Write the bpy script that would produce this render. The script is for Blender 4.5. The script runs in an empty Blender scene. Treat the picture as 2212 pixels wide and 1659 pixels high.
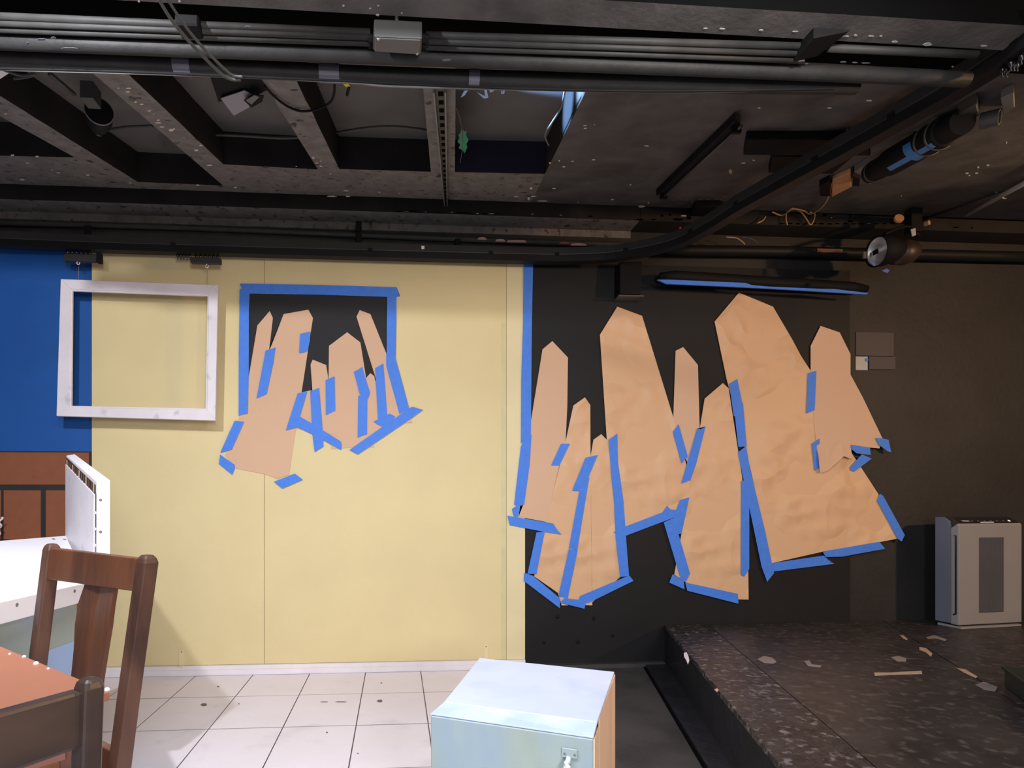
import bpy, bmesh, math, random
from mathutils import Vector, Matrix, noise
random.seed(7)
SC = bpy.context.scene
COL = SC.collection
W, H, F, CX, CY, EYE = 2212, 1659, 1300.0, 948.0, 1080.0, 0.95
YAW = math.atan((948.0 - 856.0) / 1300.0)
SA, CA = math.sin(YAW), math.cos(YAW)

# ---------------------------------------------------------------- camera, light, exposure
cam = bpy.data.cameras.new('camera'); camo = bpy.data.objects.new('camera', cam); COL.objects.link(camo)
camo.location = (0, 0, EYE); camo.rotation_euler = (math.pi / 2, 0, -YAW)
cam.sensor_width = 36; cam.lens = 36 * F / W
cam.shift_x = (W / 2 - CX) / W; cam.shift_y = (CY - H / 2) / W
cam.clip_start = 0.02
SC.camera = camo
SC.view_settings.view_transform = 'Standard'; SC.view_settings.look = 'None'
SC.view_settings.exposure = -0.28; SC.view_settings.gamma = 1.0; SC.view_settings.use_curve_mapping = False
wd = bpy.data.worlds.new('world'); SC.world = wd; wd.use_nodes = True
wd.node_tree.nodes['Background'].inputs[0].default_value = (0.75, 0.85, 1.0, 1)
wd.node_tree.nodes['Background'].inputs[1].default_value = 0.10

def lamp(name, kind, loc, target, power, color, size=0.2, size_y=None, spot=None):
    l = bpy.data.lights.new(name, kind); l.energy = power; l.color = color
    if kind == 'AREA':
        l.size = size
        if size_y: l.shape = 'RECTANGLE'; l.size_y = size_y
    else:
        l.shadow_soft_size = size
    if spot: l.spot_size = math.radians(spot); l.spot_blend = 0.6
    o = bpy.data.objects.new(name, l); COL.objects.link(o); o.location = loc
    d = Vector(target) - Vector(loc); o.rotation_euler = d.to_track_quat('-Z', 'Y').to_euler()
    return o
lamp('stage_lamp', 'SPOT', (-1.06, 0.92, 2.15), (-0.75, 2.9, 0.9), 135, (0.95, 0.96, 1.0), 0.022, spot=140)
lamp('second_stage_lamp', 'SPOT', (0.85, 0.75, 2.08), (0.95, 3.3, 1.1), 58, (1.0, 0.94, 0.90), 0.06, spot=105)
lamp('warm_lamp', 'SPOT', (4.4, 0.6, 1.95), (2.0, 3.4, 1.0), 215, (1.0, 0.59, 0.29), 0.06, spot=120)
lamp('house_light', 'AREA', (0.8, -2.0, 1.45), (-0.2, 2.6, 0.9), 88, (1.0, 0.97, 0.96), 0.8)
lamp('overhead_bounce_fill', 'AREA', (-0.1, 0.25, 2.55), (0.0, 0.55, 0.0), 78, (0.84, 0.91, 1.0), 1.5, 1.0)  # unseen fill, added so light bounces off the floor onto the ceiling
lamp('skylight_daylight', 'SPOT', (0.33, 2.02, 2.42), (0.64, 2.00, 2.405), 230, (0.34, 0.60, 1.0), 0.02, spot=40)
lamp('skylight_daylight', 'SPOT', (0.34, 2.28, 2.475), (0.66, 2.24, 2.455), 90, (0.26, 0.50, 1.0), 0.02, spot=42)
lamp('ceiling_work_lamp', 'SPOT', (3.1, 1.75, 1.95), (2.45, 2.15, 2.36), 34, (1.0, 0.66, 0.40), 0.05, spot=75)

# ---------------------------------------------------------------- geometry from the camera's rays
def ray(px, py):
    u = (px - CX) / F; v = (CY - py) / F
    return Vector((SA + u * CA, CA - u * SA, v))
def aT(px, py, t):
    d = ray(px, py); return Vector((0, 0, EYE)) + d * t
def aY(px, py, Y):
    d = ray(px, py); return Vector((0, 0, EYE)) + d * (Y / d.y)
def aZ(px, py, Z):
    d = ray(px, py); return Vector((0, 0, EYE)) + d * ((Z - EYE) / d.z)
HC0, HC1 = 0.952, 0.2054                      # sloping underside of the ceiling
def zc(Y): return EYE + HC0 + HC1 * Y
def aC(px, py, drop=0.0):
    d = ray(px, py); t = (HC0 - drop) / (d.z - HC1 * d.y)
    return Vector((0, 0, EYE)) + d * t

# ---------------------------------------------------------------- materials
MATS = {}
def mat(name, col, rough=0.6, metal=0.0, var=0.12, vscale=6.0, bump=0.0, bscale=40.0, specks=0.0, speck_col=(0.55, 0.55, 0.55),
        speck_scale=30.0, stretch=(1, 1, 1), second=None, sec_scale=3.0, sec_lo=0.45, sec_hi=0.62, spec=0.5, emit=None, estr=0.0, bdist=0.01, crease=False):
    if name in MATS: return MATS[name]
    m = bpy.data.materials.new(name); m.use_nodes = True
    nt = m.node_tree; N = nt.nodes; L = nt.links; b = N['Principled BSDF']
    b.inputs['Roughness'].default_value = rough; b.inputs['Metallic'].default_value = metal
    b.inputs['Specular IOR Level'].default_value = spec
    tc = N.new('ShaderNodeTexCoord'); mp = N.new('ShaderNodeMapping'); mp.inputs['Scale'].default_value = stretch
    L.new(tc.outputs['Object'], mp.inputs['Vector'])
    n1 = N.new('ShaderNodeTexNoise'); n1.inputs['Scale'].default_value = vscale; n1.inputs['Detail'].default_value = 5
    L.new(mp.outputs[0], n1.inputs['Vector'])
    cr = N.new('ShaderNodeValToRGB')
    cr.color_ramp.elements[0].position = 0.3; cr.color_ramp.elements[1].position = 0.7
    cr.color_ramp.elements[0].color = tuple(c * (1 - var) for c in col) + (1,)
    cr.color_ramp.elements[1].color = tuple(min(1, c * (1 + var)) for c in col) + (1,)
    L.new(n1.outputs['Fac'], cr.inputs['Fac'])
    out = cr.outputs['Color']
    if second:
        n2 = N.new('ShaderNodeTexNoise'); n2.inputs['Scale'].default_value = sec_scale; n2.inputs['Detail'].default_value = 6
        L.new(mp.outputs[0], n2.inputs['Vector'])
        r2 = N.new('ShaderNodeMapRange'); r2.inputs[1].default_value = sec_lo; r2.inputs[2].default_value = sec_hi
        L.new(n2.outputs['Fac'], r2.inputs[0])
        mx = N.new('ShaderNodeMix'); mx.data_type = 'RGBA'
        L.new(r2.outputs[0], mx.inputs[0]); L.new(out, mx.inputs[6]); mx.inputs[7].default_value = tuple(second) + (1,)
        out = mx.outputs[2]
    if specks > 0:
        vo = N.new('ShaderNodeTexVoronoi'); vo.inputs['Scale'].default_value = speck_scale; L.new(mp.outputs[0], vo.inputs['Vector'])
        vo2 = N.new('ShaderNodeTexNoise'); vo2.inputs['Scale'].default_value = speck_scale * 0.22; L.new(mp.outputs[0], vo2.inputs['Vector'])
        ma = N.new('ShaderNodeMath'); ma.operation = 'MULTIPLY_ADD'; ma.inputs[1].default_value = -0.55; ma.inputs[2].default_value = 0.30 + specks
        L.new(vo2.outputs['Fac'], ma.inputs[0])
        lt = N.new('ShaderNodeMath'); lt.operation = 'LESS_THAN'
        L.new(vo.outputs['Distance'], lt.inputs[0]); L.new(ma.outputs[0], lt.inputs[1])
        mx = N.new('ShaderNodeMix'); mx.data_type = 'RGBA'
        L.new(lt.outputs[0], mx.inputs[0]); L.new(out, mx.inputs[6]); mx.inputs[7].default_value = tuple(speck_col) + (1,)
        out = mx.outputs[2]
    L.new(out, b.inputs['Base Color'])
    if bump > 0:
        nb = N.new('ShaderNodeTexNoise'); nb.inputs['Scale'].default_value = bscale; nb.inputs['Detail'].default_value = 4
        L.new(mp.outputs[0], nb.inputs['Vector'])
        bp = N.new('ShaderNodeBump'); bp.inputs['Strength'].default_value = bump; bp.inputs['Distance'].default_value = bdist
        if crease:
            ad = N.new('ShaderNodeMix'); ad.data_type = 'VECTOR'; ad.inputs[0].default_value = 0.35
            L.new(mp.outputs[0], ad.inputs[4]); L.new(nb.outputs['Color'], ad.inputs[5])
            nb.inputs['Scale'].default_value = 2.2; nb.inputs['Detail'].default_value = 1
            vc = N.new('ShaderNodeTexVoronoi'); vc.feature = 'F1'; vc.inputs['Scale'].default_value = bscale; vc.inputs['Randomness'].default_value = 1.0
            L.new(ad.outputs[1], vc.inputs['Vector'])
            nm = N.new('ShaderNodeTexNoise'); nm.inputs['Scale'].default_value = 3.0; L.new(mp.outputs[0], nm.inputs['Vector'])
            rm = N.new('ShaderNodeMapRange'); rm.inputs[1].default_value = 0.46; rm.inputs[2].default_value = 0.62; L.new(nm.outputs['Fac'], rm.inputs[0])
            mu = N.new('ShaderNodeMath'); mu.operation = 'MULTIPLY'; L.new(vc.outputs['Distance'], mu.inputs[0]); L.new(rm.outputs[0], mu.inputs[1])
            L.new(mu.outputs[0], bp.inputs['Height'])
        else:
            L.new(nb.outputs['Fac'], bp.inputs['Height'])
        L.new(bp.outputs[0], b.inputs['Normal'])
    if emit:
        b.inputs['Emission Color'].default_value = tuple(emit) + (1,); b.inputs['Emission Strength'].default_value = estr
    MATS[name] = m
    return m
def srgb(r, g, b):
    f = lambda c: (c / 255 / 12.92) if c / 255 <= 0.04045 else ((c / 255 + 0.055) / 1.055) ** 2.4
    return (f(r), f(g), f(b))

M_YELLOW = mat('yellow_paint', srgb(217, 200, 152), 0.65, var=0.035, vscale=3, bump=0.06, bscale=120)
M_YPALE = mat('pale_yellow_paint', srgb(222, 208, 165), 0.6, var=0.03)
M_BLUE = mat('deep_blue_paint', srgb(20, 82, 158), 0.6, var=0.05, vscale=8)
M_BROWN = mat('brown_brick_paint', srgb(136, 80, 52), 0.7, var=0.08, vscale=20)
M_GROUT = mat('black_grout_paint', (0.02, 0.02, 0.02), 0.7)
M_BLACKWALL = mat('black_wall_paint', (0.0062, 0.0064, 0.0078), 0.62, var=0.2, vscale=2, bump=0.04, bscale=60, second=(0.0095, 0.0093, 0.0105), sec_scale=1.4, spec=0.3)
M_ROUGHWALL = mat('scuffed_black_wall_paint', (0.0125, 0.0115, 0.0122), 0.62, var=0.25, vscale=4, bump=0.15, bscale=30, second=(0.019, 0.0175, 0.018), sec_scale=2.3, sec_lo=0.5, sec_hi=0.75)
M_CEIL = mat('charcoal_ceiling_paint', (0.098, 0.094, 0.090), 0.62, var=0.25, vscale=9, bump=0.15, bscale=70, second=(0.055, 0.053, 0.051), sec_scale=5, sec_lo=0.52, sec_hi=0.7, specks=-0.055, speck_scale=14, spec=0.3)
M_JLIT = mat('lit_worn_joist_paint', (0.185, 0.170, 0.160), 0.65, var=0.22, vscale=18, bump=0.4, bscale=60, second=(0.04, 0.036, 0.034), sec_scale=26, sec_lo=0.6, sec_hi=0.68, spec=0.3)  # worn joist paint, lightened to the tone of bounce-lit undersides
M_JSHADE = mat('shaded_joist_paint', (0.024, 0.022, 0.021), 0.85, var=0.2, spec=0.15)  # darker copy of the joist paint: shade put into the side faces
M_DECK = mat('grey_black_deck_paint', (0.125, 0.121, 0.117), 0.7, var=0.12, vscale=5, spec=0.3)
M_NAVY = mat('navy_black_board', (0.012, 0.012, 0.028), 0.7, var=0.2)
M_VOID = mat('void_black', (0.002, 0.002, 0.0022), 0.95, spec=0.05)  # near-black that paints in the darkness of gaps and unlit voids
M_PIPE = mat('black_pipe_paint', (0.020, 0.0197, 0.0197), 0.6, var=0.25, vscale=12, bump=0.15, bscale=60, spec=0.3)
M_PIPE2 = mat('grey_black_conduit_paint', (0.034, 0.0333, 0.0325), 0.6, var=0.2, vscale=14, bump=0.1, spec=0.3)
M_TRACK = mat('matte_black_track', (0.010, 0.010, 0.0115), 0.55, var=0.1, spec=0.2)
M_TRIM = mat('track_edge_metal', (0.12, 0.115, 0.11), 0.4, metal=0.6)
M_BLK = mat('flat_black_metal', (0.009, 0.009, 0.010), 0.65, var=0.15, spec=0.12)
M_BLKG = mat('charcoal_metal', (0.06, 0.058, 0.055), 0.5, var=0.12)
M_GREY = mat('dull_grey_metal', (0.17, 0.165, 0.16), 0.55, var=0.1)
M_SILVER = mat('bright_reflector_metal', (0.6, 0.6, 0.6), 0.35, metal=0.6, var=0.05)
M_STEEL = mat('galvanised_steel', (0.42, 0.41, 0.39), 0.45, metal=0.7, var=0.12, vscale=30)
M_TAPE = mat('blue_masking_tape', srgb(66, 126, 226), 0.62, var=0.06, vscale=25, bump=0.25, bscale=90, stretch=(1, 1, 1))
M_TAPEDK = mat('dim_blue_tape', srgb(60, 125, 190), 0.6, var=0.1)
M_KRAFT = mat('kraft_paper', srgb(210, 172, 142), 0.7, var=0.02, vscale=3, bump=0.10, bscale=7)
M_KRAFTW = mat('creased_kraft_paper', srgb(214, 172, 134), 0.55, var=0.02, vscale=3, bump=0.55, bscale=9.0, bdist=0.05, crease=True)
M_WHITE = mat('white_gloss_paint', srgb(236, 232, 236), 0.4, var=0.03)
M_FRAMEW = mat('worn_white_frame_paint', srgb(224, 217, 224), 0.55, var=0.05, vscale=9, second=srgb(196, 190, 195), sec_scale=16, sec_lo=0.6, sec_hi=0.75, stretch=(1, 1, 1))
M_TILE = mat('white_floor_paint', srgb(233, 225, 234), 0.5, var=0.03, vscale=4, bump=0.08, bscale=35, second=srgb(218, 211, 221), sec_scale=7, sec_lo=0.6, sec_hi=0.8)
M_JOINT = mat('grey_tile_joint', srgb(158, 148, 150), 0.8)
M_BASE = mat('white_skirting_paint', srgb(226, 220, 224), 0.5, var=0.05, vscale=8)
M_BFLOOR = mat('black_floor_paint', (0.044, 0.041, 0.040), 0.5, var=0.3, vscale=5, bump=0.1, second=(0.060, 0.054, 0.052), sec_scale=2.5)
M_PLAT = mat('scuffed_black_platform_paint', (0.032, 0.027, 0.0255), 0.42, var=0.4, vscale=7, bump=0.25, bscale=22, second=(0.095, 0.080, 0.074), sec_scale=26, sec_lo=0.54, sec_hi=0.70, specks=-0.012, speck_scale=70, speck_col=(0.35, 0.32, 0.3))
M_PLATE = mat('battered_black_edge_paint', (0.026, 0.023, 0.023), 0.36, var=0.5, vscale=14, bump=0.9, bscale=26, second=(0.17, 0.15, 0.145), sec_scale=40, sec_lo=0.55, sec_hi=0.68, specks=-0.005, speck_scale=80, speck_col=(0.4, 0.38, 0.36))
M_PFACE = mat('glossy_black_riser_paint', (0.014, 0.0145, 0.018), 0.32, var=0.3, vscale=8, bump=0.3, bscale=25)
M_WOOD = mat('dark_brown_stained_wood', srgb(108, 66, 43), 0.38, var=0.28, vscale=7, second=srgb(66, 40, 30), sec_scale=9, sec_lo=0.48, sec_hi=0.66, bump=0.1, bscale=50, stretch=(1, 1, 0.25))
M_WOOD2 = mat('worn_umber_wood', srgb(92, 62, 48), 0.45, var=0.3, vscale=14, second=srgb(56, 36, 30), sec_scale=12, sec_lo=0.45, sec_hi=0.62, bump=0.15, stretch=(1, 1, 0.3))
M_WOOD3 = mat('black_brown_wood', srgb(62, 50, 46), 0.34, var=0.2, vscale=9, second=srgb(84, 66, 56), sec_scale=6, bump=0.1, stretch=(0.4, 0.4, 1))
M_TABLE = mat('terracotta_table_paint', srgb(168, 108, 82), 0.5, var=0.05, vscale=6, bump=0.05)
M_TLEG = mat('brown_leg_paint', srgb(136, 92, 78), 0.55, var=0.06)
M_ICE = mat('pale_blue_paint', srgb(208, 217, 243), 0.45, var=0.03, vscale=6, second=srgb(192, 204, 238), sec_scale=5, sec_lo=0.52, sec_hi=0.72)
M_ICE2 = mat('brushed_sky_blue_paint', srgb(184, 200, 240), 0.45, var=0.04, vscale=9, second=srgb(205, 216, 246), sec_scale=8, stretch=(1, 1, 2))
M_SAGE = mat('brushed_grey_green_paint', srgb(158, 172, 164), 0.5, var=0.10, vscale=10, second=srgb(150, 168, 180), sec_scale=7, sec_lo=0.45, sec_hi=0.62, stretch=(1, 1, 0.4))
M_PEACH = mat('peach_bare_board', srgb(246, 208, 176), 0.6, var=0.05, vscale=8, stretch=(3, 3, 0.3))
M_SKYB = mat('sky_blue_band_paint', srgb(160, 190, 232), 0.5, var=0.04)
M_GREYP = mat('silver_grey_plastic', srgb(140, 136, 136), 0.42, var=0.02)
M_GREYS = mat('slate_grey_plastic', srgb(100, 103, 118), 0.45, var=0.03)
M_GRILL = mat('dark_grille_plastic', srgb(92, 85, 84), 0.5, var=0.05)
M_PANEL = mat('dark_control_glass', (0.022, 0.018, 0.016), 0.25)
M_PRINT = mat('white_print', (0.75, 0.74, 0.72), 0.5)
M_GLASSW = mat('lit_white_indicator', (0.9, 0.9, 0.9), 0.3, emit=(1, 1, 1), estr=0.6)
M_FLAKE = mat('bare_white_plaster', srgb(215, 208, 198), 0.8, var=0.1)
M_FLAKE2 = mat('bare_tan_plaster', srgb(200, 160, 130), 0.8, var=0.1)
M_DIMFLAKE = mat('grey_scuff', srgb(112, 105, 100), 0.7, var=0.15)
M_PINK = mat('exposed_pink_primer', srgb(190, 140, 128), 0.7, var=0.1)
M_RUST = mat('rust_brown_primer', srgb(120, 74, 54), 0.7, var=0.15)
M_LEAF = mat('green_cloth_leaf', srgb(36, 140, 108), 0.6, var=0.15)
M_STEM = mat('brown_wire', srgb(110, 90, 78), 0.6)
M_CABLE = mat('tan_cable', srgb(186, 150, 112), 0.5)
M_COPPER = mat('copper_brown_wire', srgb(150, 98, 66), 0.5)
M_RED = mat('red_plastic', srgb(205, 45, 48), 0.4)
M_YEL = mat('yellow_plastic', srgb(215, 200, 60), 0.4)
M_WBLOCK = mat('raw_wood_block', srgb(196, 146, 102), 0.65, var=0.1, vscale=30)
M_GLOW = mat('pale_blue_torn_plastic', srgb(150, 190, 240), 0.4, var=0.1)
M_PLATEGREY = mat('grey_cover_plate', srgb(64, 59, 61), 0.6, var=0.06)
M_TAB = mat('pale_grey_tape', srgb(178, 174, 168), 0.6, var=0.08)
M_TAPGREY = mat('grey_gaffer_tape', srgb(92, 92, 102), 0.55, var=0.1)
M_DUST = mat('pale_tape_residue', srgb(138, 124, 120), 0.7, var=0.12)
M_TAN = mat('tan_tape', srgb(178, 156, 132), 0.6, var=0.12)
M_GREENBLK = mat('green_black_paint', (0.012, 0.020, 0.017), 0.4, var=0.3)

# ---------------------------------------------------------------- object helpers
WL = {}
def base_of(bm):
    xs = [v.co for v in bm.verts]
    return Vector(((min(p.x for p in xs) + max(p.x for p in xs)) / 2, (min(p.y for p in xs) + max(p.y for p in xs)) / 2, min(p.z for p in xs)))
def obj(name, bm, m, parent=None, smooth=False, kind=None, label=None, cat=None, group=None, flip=True):
    """links a bmesh built in world space as one mesh object"""
    if flip: bmesh.ops.recalc_face_normals(bm, faces=bm.faces)
    org = WL[parent.name] if parent is not None else base_of(bm)
    bmesh.ops.translate(bm, vec=-org, verts=bm.verts)
    me = bpy.data.meshes.new(name); bm.to_mesh(me); bm.free()
    for x in (m if isinstance(m, (list, tuple)) else [m]): me.materials.append(x)
    if smooth:
        for p in me.polygons: p.use_smooth = True
    o = bpy.data.objects.new(name, me); COL.objects.link(o)
    if parent is not None: o.parent = parent
    else: o.location = org
    WL[o.name] = org
    if kind: o['kind'] = kind
    if label: o['label'] = label
    if cat: o['category'] = cat
    if group: o['group'] = group
    return o
def thing(name, label, cat, loc, group=None):
    o = bpy.data.objects.new(name, None); COL.objects.link(o); o.location = loc; o.empty_display_size = 0.05
    o['label'] = label; o['category'] = cat
    if group: o['group'] = group
    WL[o.name] = Vector(loc)
    return o
def copy_tree(root, offset, label=None):
    r = root.copy(); COL.objects.link(r); r.location = root.location + Vector(offset); WL[r.name] = Vector(r.location)
    if label: r['label'] = label
    for ch in root.children:
        c = ch.copy(); COL.objects.link(c); c.parent = r
        for g in ch.children:
            d = g.copy(); COL.objects.link(d); d.parent = c
    return r
def NB(): return bmesh.new()
def hexa(bm, p):
    """box from eight points: four of one face, then the matching four"""
    v = [bm.verts.new(q) for q in p]
    for f in ((0, 1, 2, 3), (7, 6, 5, 4), (0, 4, 5, 1), (1, 5, 6, 2), (2, 6, 7, 3), (3, 7, 4, 0)):
        bm.faces.new([v[i] for i in f])
    return v
def box(bm, lo, hi):
    x0, y0, z0 = lo; x1, y1, z1 = hi
    return hexa(bm, [(x0, y0, z0), (x1, y0, z0), (x1, y1, z0), (x0, y1, z0), (x0, y0, z1), (x1, y0, z1), (x1, y1, z1), (x0, y1, z1)])
def bevel(bm, w, seg=2):
    bmesh.ops.recalc_face_normals(bm, faces=bm.faces)
    es = [e for e in bm.edges if len(e.link_faces) == 2 and e.calc_face_angle(0) > 0.5]
    bmesh.ops.bevel(bm, geom=es, offset=w, segments=seg, affect='EDGES', profile=0.6)
def prism(bm, pts, vec):
    """closed prism: polygon pts pushed along vec"""
    a = [bm.verts.new(p) for p in pts]; b = [bm.verts.new(Vector(p) + Vector(vec)) for p in pts]
    bm.faces.new(a); bm.faces.new(b[::-1])
    n = len(pts)
    for i in range(n): bm.faces.new([a[i], b[i], b[(i + 1) % n], a[(i + 1) % n]])
def frame_axes(d):
    d = d.normalized(); up = Vector((0, 0, 1)) if abs(d.z) < 0.9 else Vector((1, 0, 0))
    a = d.cross(up).normalized(); b = a.cross(d).normalized()
    return a, b
def tube(bm, pts, r, n=8, caps=True, prof=None):
    """sweeps a circle (or the profile prof: list of (a, b)) along pts; r number or list"""
    pts = [Vector(p) for p in pts]; rings = []
    for i, p in enumerate(pts):
        d = (pts[min(i + 1, len(pts) - 1)] - pts[max(i - 1, 0)])
        a, b = frame_axes(d); rr = r[i] if isinstance(r, (list, tuple)) else r
        if prof: ring = [bm.verts.new(p + a * x + b * y) for x, y in prof]
        else: ring = [bm.verts.new(p + (a * math.cos(2 * math.pi * k / n) + b * math.sin(2 * math.pi * k / n)) * rr) for k in range(n)]
        rings.append(ring)
    m = len(rings[0])
    for i in range(len(rings) - 1):
        for k in range(m):
            bm.faces.new([rings[i][k], rings[i][(k + 1) % m], rings[i + 1][(k + 1) % m], rings[i + 1][k]])
    if caps: bm.faces.new(rings[0][::-1]); bm.faces.new(rings[-1])
def lathe(bm, origin, axis, prof, n=24):
    """prof: list of (distance along axis, radius)"""
    o = Vector(origin); d = Vector(axis).normalized(); a, b = frame_axes(d); rings = []
    for s, r in prof:
        rings.append([bm.verts.new(o + d * s + (a * math.cos(2 * math.pi * k / n) + b * math.sin(2 * math.pi * k / n)) * max(r, 1e-4)) for k in range(n)])
    for i in range(len(rings) - 1):
        for k in range(n): bm.faces.new([rings[i][k], rings[i][(k + 1) % n], rings[i + 1][(k + 1) % n], rings[i + 1][k]])
def spline(pts, k=8):
    """Catmull-Rom through pts"""
    P = [Vector(p) for p in pts]; P = [P[0] * 2 - P[1]] + P + [P[-1] * 2 - P[-2]]; out = []
    for i in range(1, len(P) - 2):
        for j in range(k):
            t = j / k; a, b, c, d = P[i - 1], P[i], P[i + 1], P[i + 2]
            out.append(0.5 * ((2 * b) + (c - a) * t + (2 * a - 5 * b + 4 * c - d) * t * t + (3 * b - a - 3 * c + d) * t ** 3))
    out.append(P[-2]); return out
def sheet(bm, pts, thick=0.0004, cuts=0, fn=None):
    """thin sheet in the XZ plane (facing -Y) from outline points; fn(p) pushes it towards the viewer"""
    vs = [bm.verts.new(p) for p in pts]; f = bm.faces.new(vs)
    bmesh.ops.triangulate(bm, faces=[f])
    for _ in range(cuts):
        bmesh.ops.subdivide_edges(bm, edges=bm.edges[:], cuts=1, use_grid_fill=True)
    if fn:
        for v in bm.verts: v.co.y -= fn(v.co)
    bmesh.ops.recalc_face_normals(bm, faces=bm.faces)
    if sum(f.normal.y * f.calc_area() for f in bm.faces) > 0: bmesh.ops.reverse_faces(bm, faces=bm.faces)
    g = bm.verts[:] + bm.edges[:] + bm.faces[:]
    r = bmesh.ops.extrude_face_region(bm, geom=bm.faces[:])
    vv = [x for x in r['geom'] if isinstance(x, bmesh.types.BMVert)]
    bmesh.ops.translate(bm, vec=(0, -thick, 0), verts=vv)

# ================================================================= THE SETTING
YB = 3.362         # face of the yellow flat
YK = 3.365         # face of the black wall panel
bm = NB(); box(bm, (-3.0, -2.6, -0.06), (4.9, 3.6, -0.008)); FLOOR = obj('floor', bm, M_JOINT, kind='structure')
XG = [-0.776 + 0.3037 * k for k in range(-6, 5)]; XG[-1] = 0.66
YG = [3.333, 2.971, 2.555, 2.139, 1.723, 1.307, 0.891, 0.475, 0.059, -0.357, -0.773, -1.189, -1.605]
tile_me = {}
for j in range(len(YG) - 1):
    for i in range(len(XG) - 1):
        bm = NB(); g = 0.0014; c = 0.0010
        x0, x1, y0, y1 = XG[i] + g, XG[i + 1] - g, YG[j + 1] + g * 1.5, YG[j] - g * 1.5
        dz = random.uniform(-0.0005, 0.0005)
        hexa(bm, [(x0, y0, -0.008), (x1, y0, -0.008), (x1, y1, -0.008), (x0, y1, -0.008), (x0 + c, y0 + c, dz), (x1 - c, y0 + c, dz), (x1 - c, y1 - c, dz), (x0 + c, y1 - c, dz)])
        bmesh.ops.recalc_face_normals(bm, faces=bm.faces)
        for f in bm.faces: f.material_index = 0 if f.normal.z > 0.9 else 1
        obj('floor_tile', bm, [M_TILE, M_JOINT], FLOOR)
bm = NB(); box(bm, (0.662, -2.4, -0.008), (4.7, 3.36, 0.0)); obj('black_floor_board', bm, M_BFLOOR, FLOOR)
# back wall: smooth panel, then the rougher part to the right
bm = NB(); box(bm, (-3.0, 3.40, -0.02), (4.9, 3.5, 2.75)); WALL = obj('wall_back', bm, M_ROUGHWALL, kind='structure')
xe = aY(1134, 1000, YB).x
x2 = aY(1836, 1000, YK).x
bm = NB(); box(bm, (xe - 0.3, YK, 0.0), (x2, 3.40, 2.30)); obj('black_panel', bm, M_BLACKWALL, WALL)
x3 = aY(1932, 1200, 3.39).x
bm = NB(); box(bm, (x2 + 0.003, 3.385, 0.0), (aY(2300, 900, 3.39).x + 0.6, 3.40, aY(2000, 908, 3.39).z)); obj('lower_panel', bm, M_ROUGHWALL, WALL)
# skirting in front of the yellow flat
bm = NB(); box(bm, (-2.2, 3.333, 0.0), (xe - 0.002, 3.3615, 0.030)); box(bm, (-2.2, 3.343, 0.030), (xe - 0.002, 3.3615, 0.050)); BASE = obj('baseboard_back', bm, M_BASE, kind='structure')
bm = NB(); p0 = aZ(1150, 1455, 0.0); box(bm, (xe, 3.325, 0.0), (1.53, YK, 0.022)); obj('trim_1', bm, M_BFLOOR, kind='structure')

# raised platform on the right
ZP = 0.235
A0 = aZ(1431, 1344, ZP); A0.y = 3.385; A1 = aZ(1697, 1658, ZP); dd = (A1 - A0).normalized(); A2 = A1 + dd * 1.6
bm = NB(); prism(bm, [(A0.x, A0.y, 0), (A2.x, A2.y, 0), (4.6, A2.y, 0), (4.6, 3.385, 0)], (0, 0, ZP - 0.02)); PLAT = obj('platform', bm, M_PFACE, kind='thing', label='low black platform with scuffed top along the right wall', cat='platform')
PLAT['kind'] = 'structure'; del PLAT['category']
nrm = Vector((-dd.y, dd.x, 0)).normalized();  nrm = nrm if nrm.x > 0 else -nrm
def strip(a, b, w0, w1, z0, z1):
    return [a + nrm * w0, b + nrm * w0, b + nrm * w1, a + nrm * w1]
# top boards: worn edge board, then large sheets
e0, e1 = Vector((A0.x, A0.y, ZP - 0.02)), Vector((A2.x, A2.y, ZP - 0.02))
bm = NB(); prism(bm, [e0 - nrm * 0.008, e1 - nrm * 0.008, e1 + nrm * 0.235, e0 + nrm * 0.235], (0, 0, 0.02))
bmesh.ops.subdivide_edges(bm, edges=[e for e in bm.edges if e.calc_length() > 1], cuts=60, use_grid_fill=True)
for v in bm.verts:
    if (v.co - e0).dot(nrm) < 0.02 and v.co.z > ZP - 0.005: v.co += nrm * random.uniform(0, 0.007) - Vector((0, 0, random.uniform(0, 0.006)))
obj('edge_board', bm, M_PLATE, PLAT)
q0 = aZ(1955, 1370, ZP); q1 = aZ(2212, 1530, ZP); qd = (q1 - q0).normalized()
def on_line(y): return q0 + qd * ((y - q0.y) / qd.y)
bm = NB(); i0 = e0 + nrm * 0.240; i1 = e1 + nrm * 0.240
l0, l1 = on_line(3.385), on_line(A2.y)
prism(bm, [i0, i1, Vector((l1.x, A2.y, e0.z)), Vector((l0.x, 3.385, e0.z))], (0, 0, 0.019)); obj('top_board', bm, M_PLAT, PLAT)
bm = NB(); prism(bm, [Vector((l0.x + 0.007, 3.385, e0.z)), Vector((l1.x + 0.007, A2.y, e0.z)), Vector((4.6, A2.y, e0.z)), Vector((4.6, 3.385, e0.z))], (0, 0, 0.0185)); obj('top_board', bm, M_PLAT, PLAT)
# flat black trim at the foot of the platform
t0 = aZ(1394, 1441, 0.0); t1 = aZ(1498, 1614, 0.0); td = (t1 - t0).normalized()
f0 = Vector((A0.x, 3.325, 0)); f1 = f0 + dd * 3.0
bm = NB(); prism(bm, [t0, t0 + td * 3.0, f1 - nrm * 0.003, f0 - nrm * 0.003], (0, 0, 0.016)); obj('trim_2', bm, M_PFACE, kind='structure')
bm = NB(); prism(bm, [t0 - nrm * 0.012, t0 + td * 3 - nrm * 0.012, t0 + td * 3 - nrm * 0.001, t0 - nrm * 0.001], (0, 0, 0.004)); obj('trim_3', bm, M_VOID, kind='structure')

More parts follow.
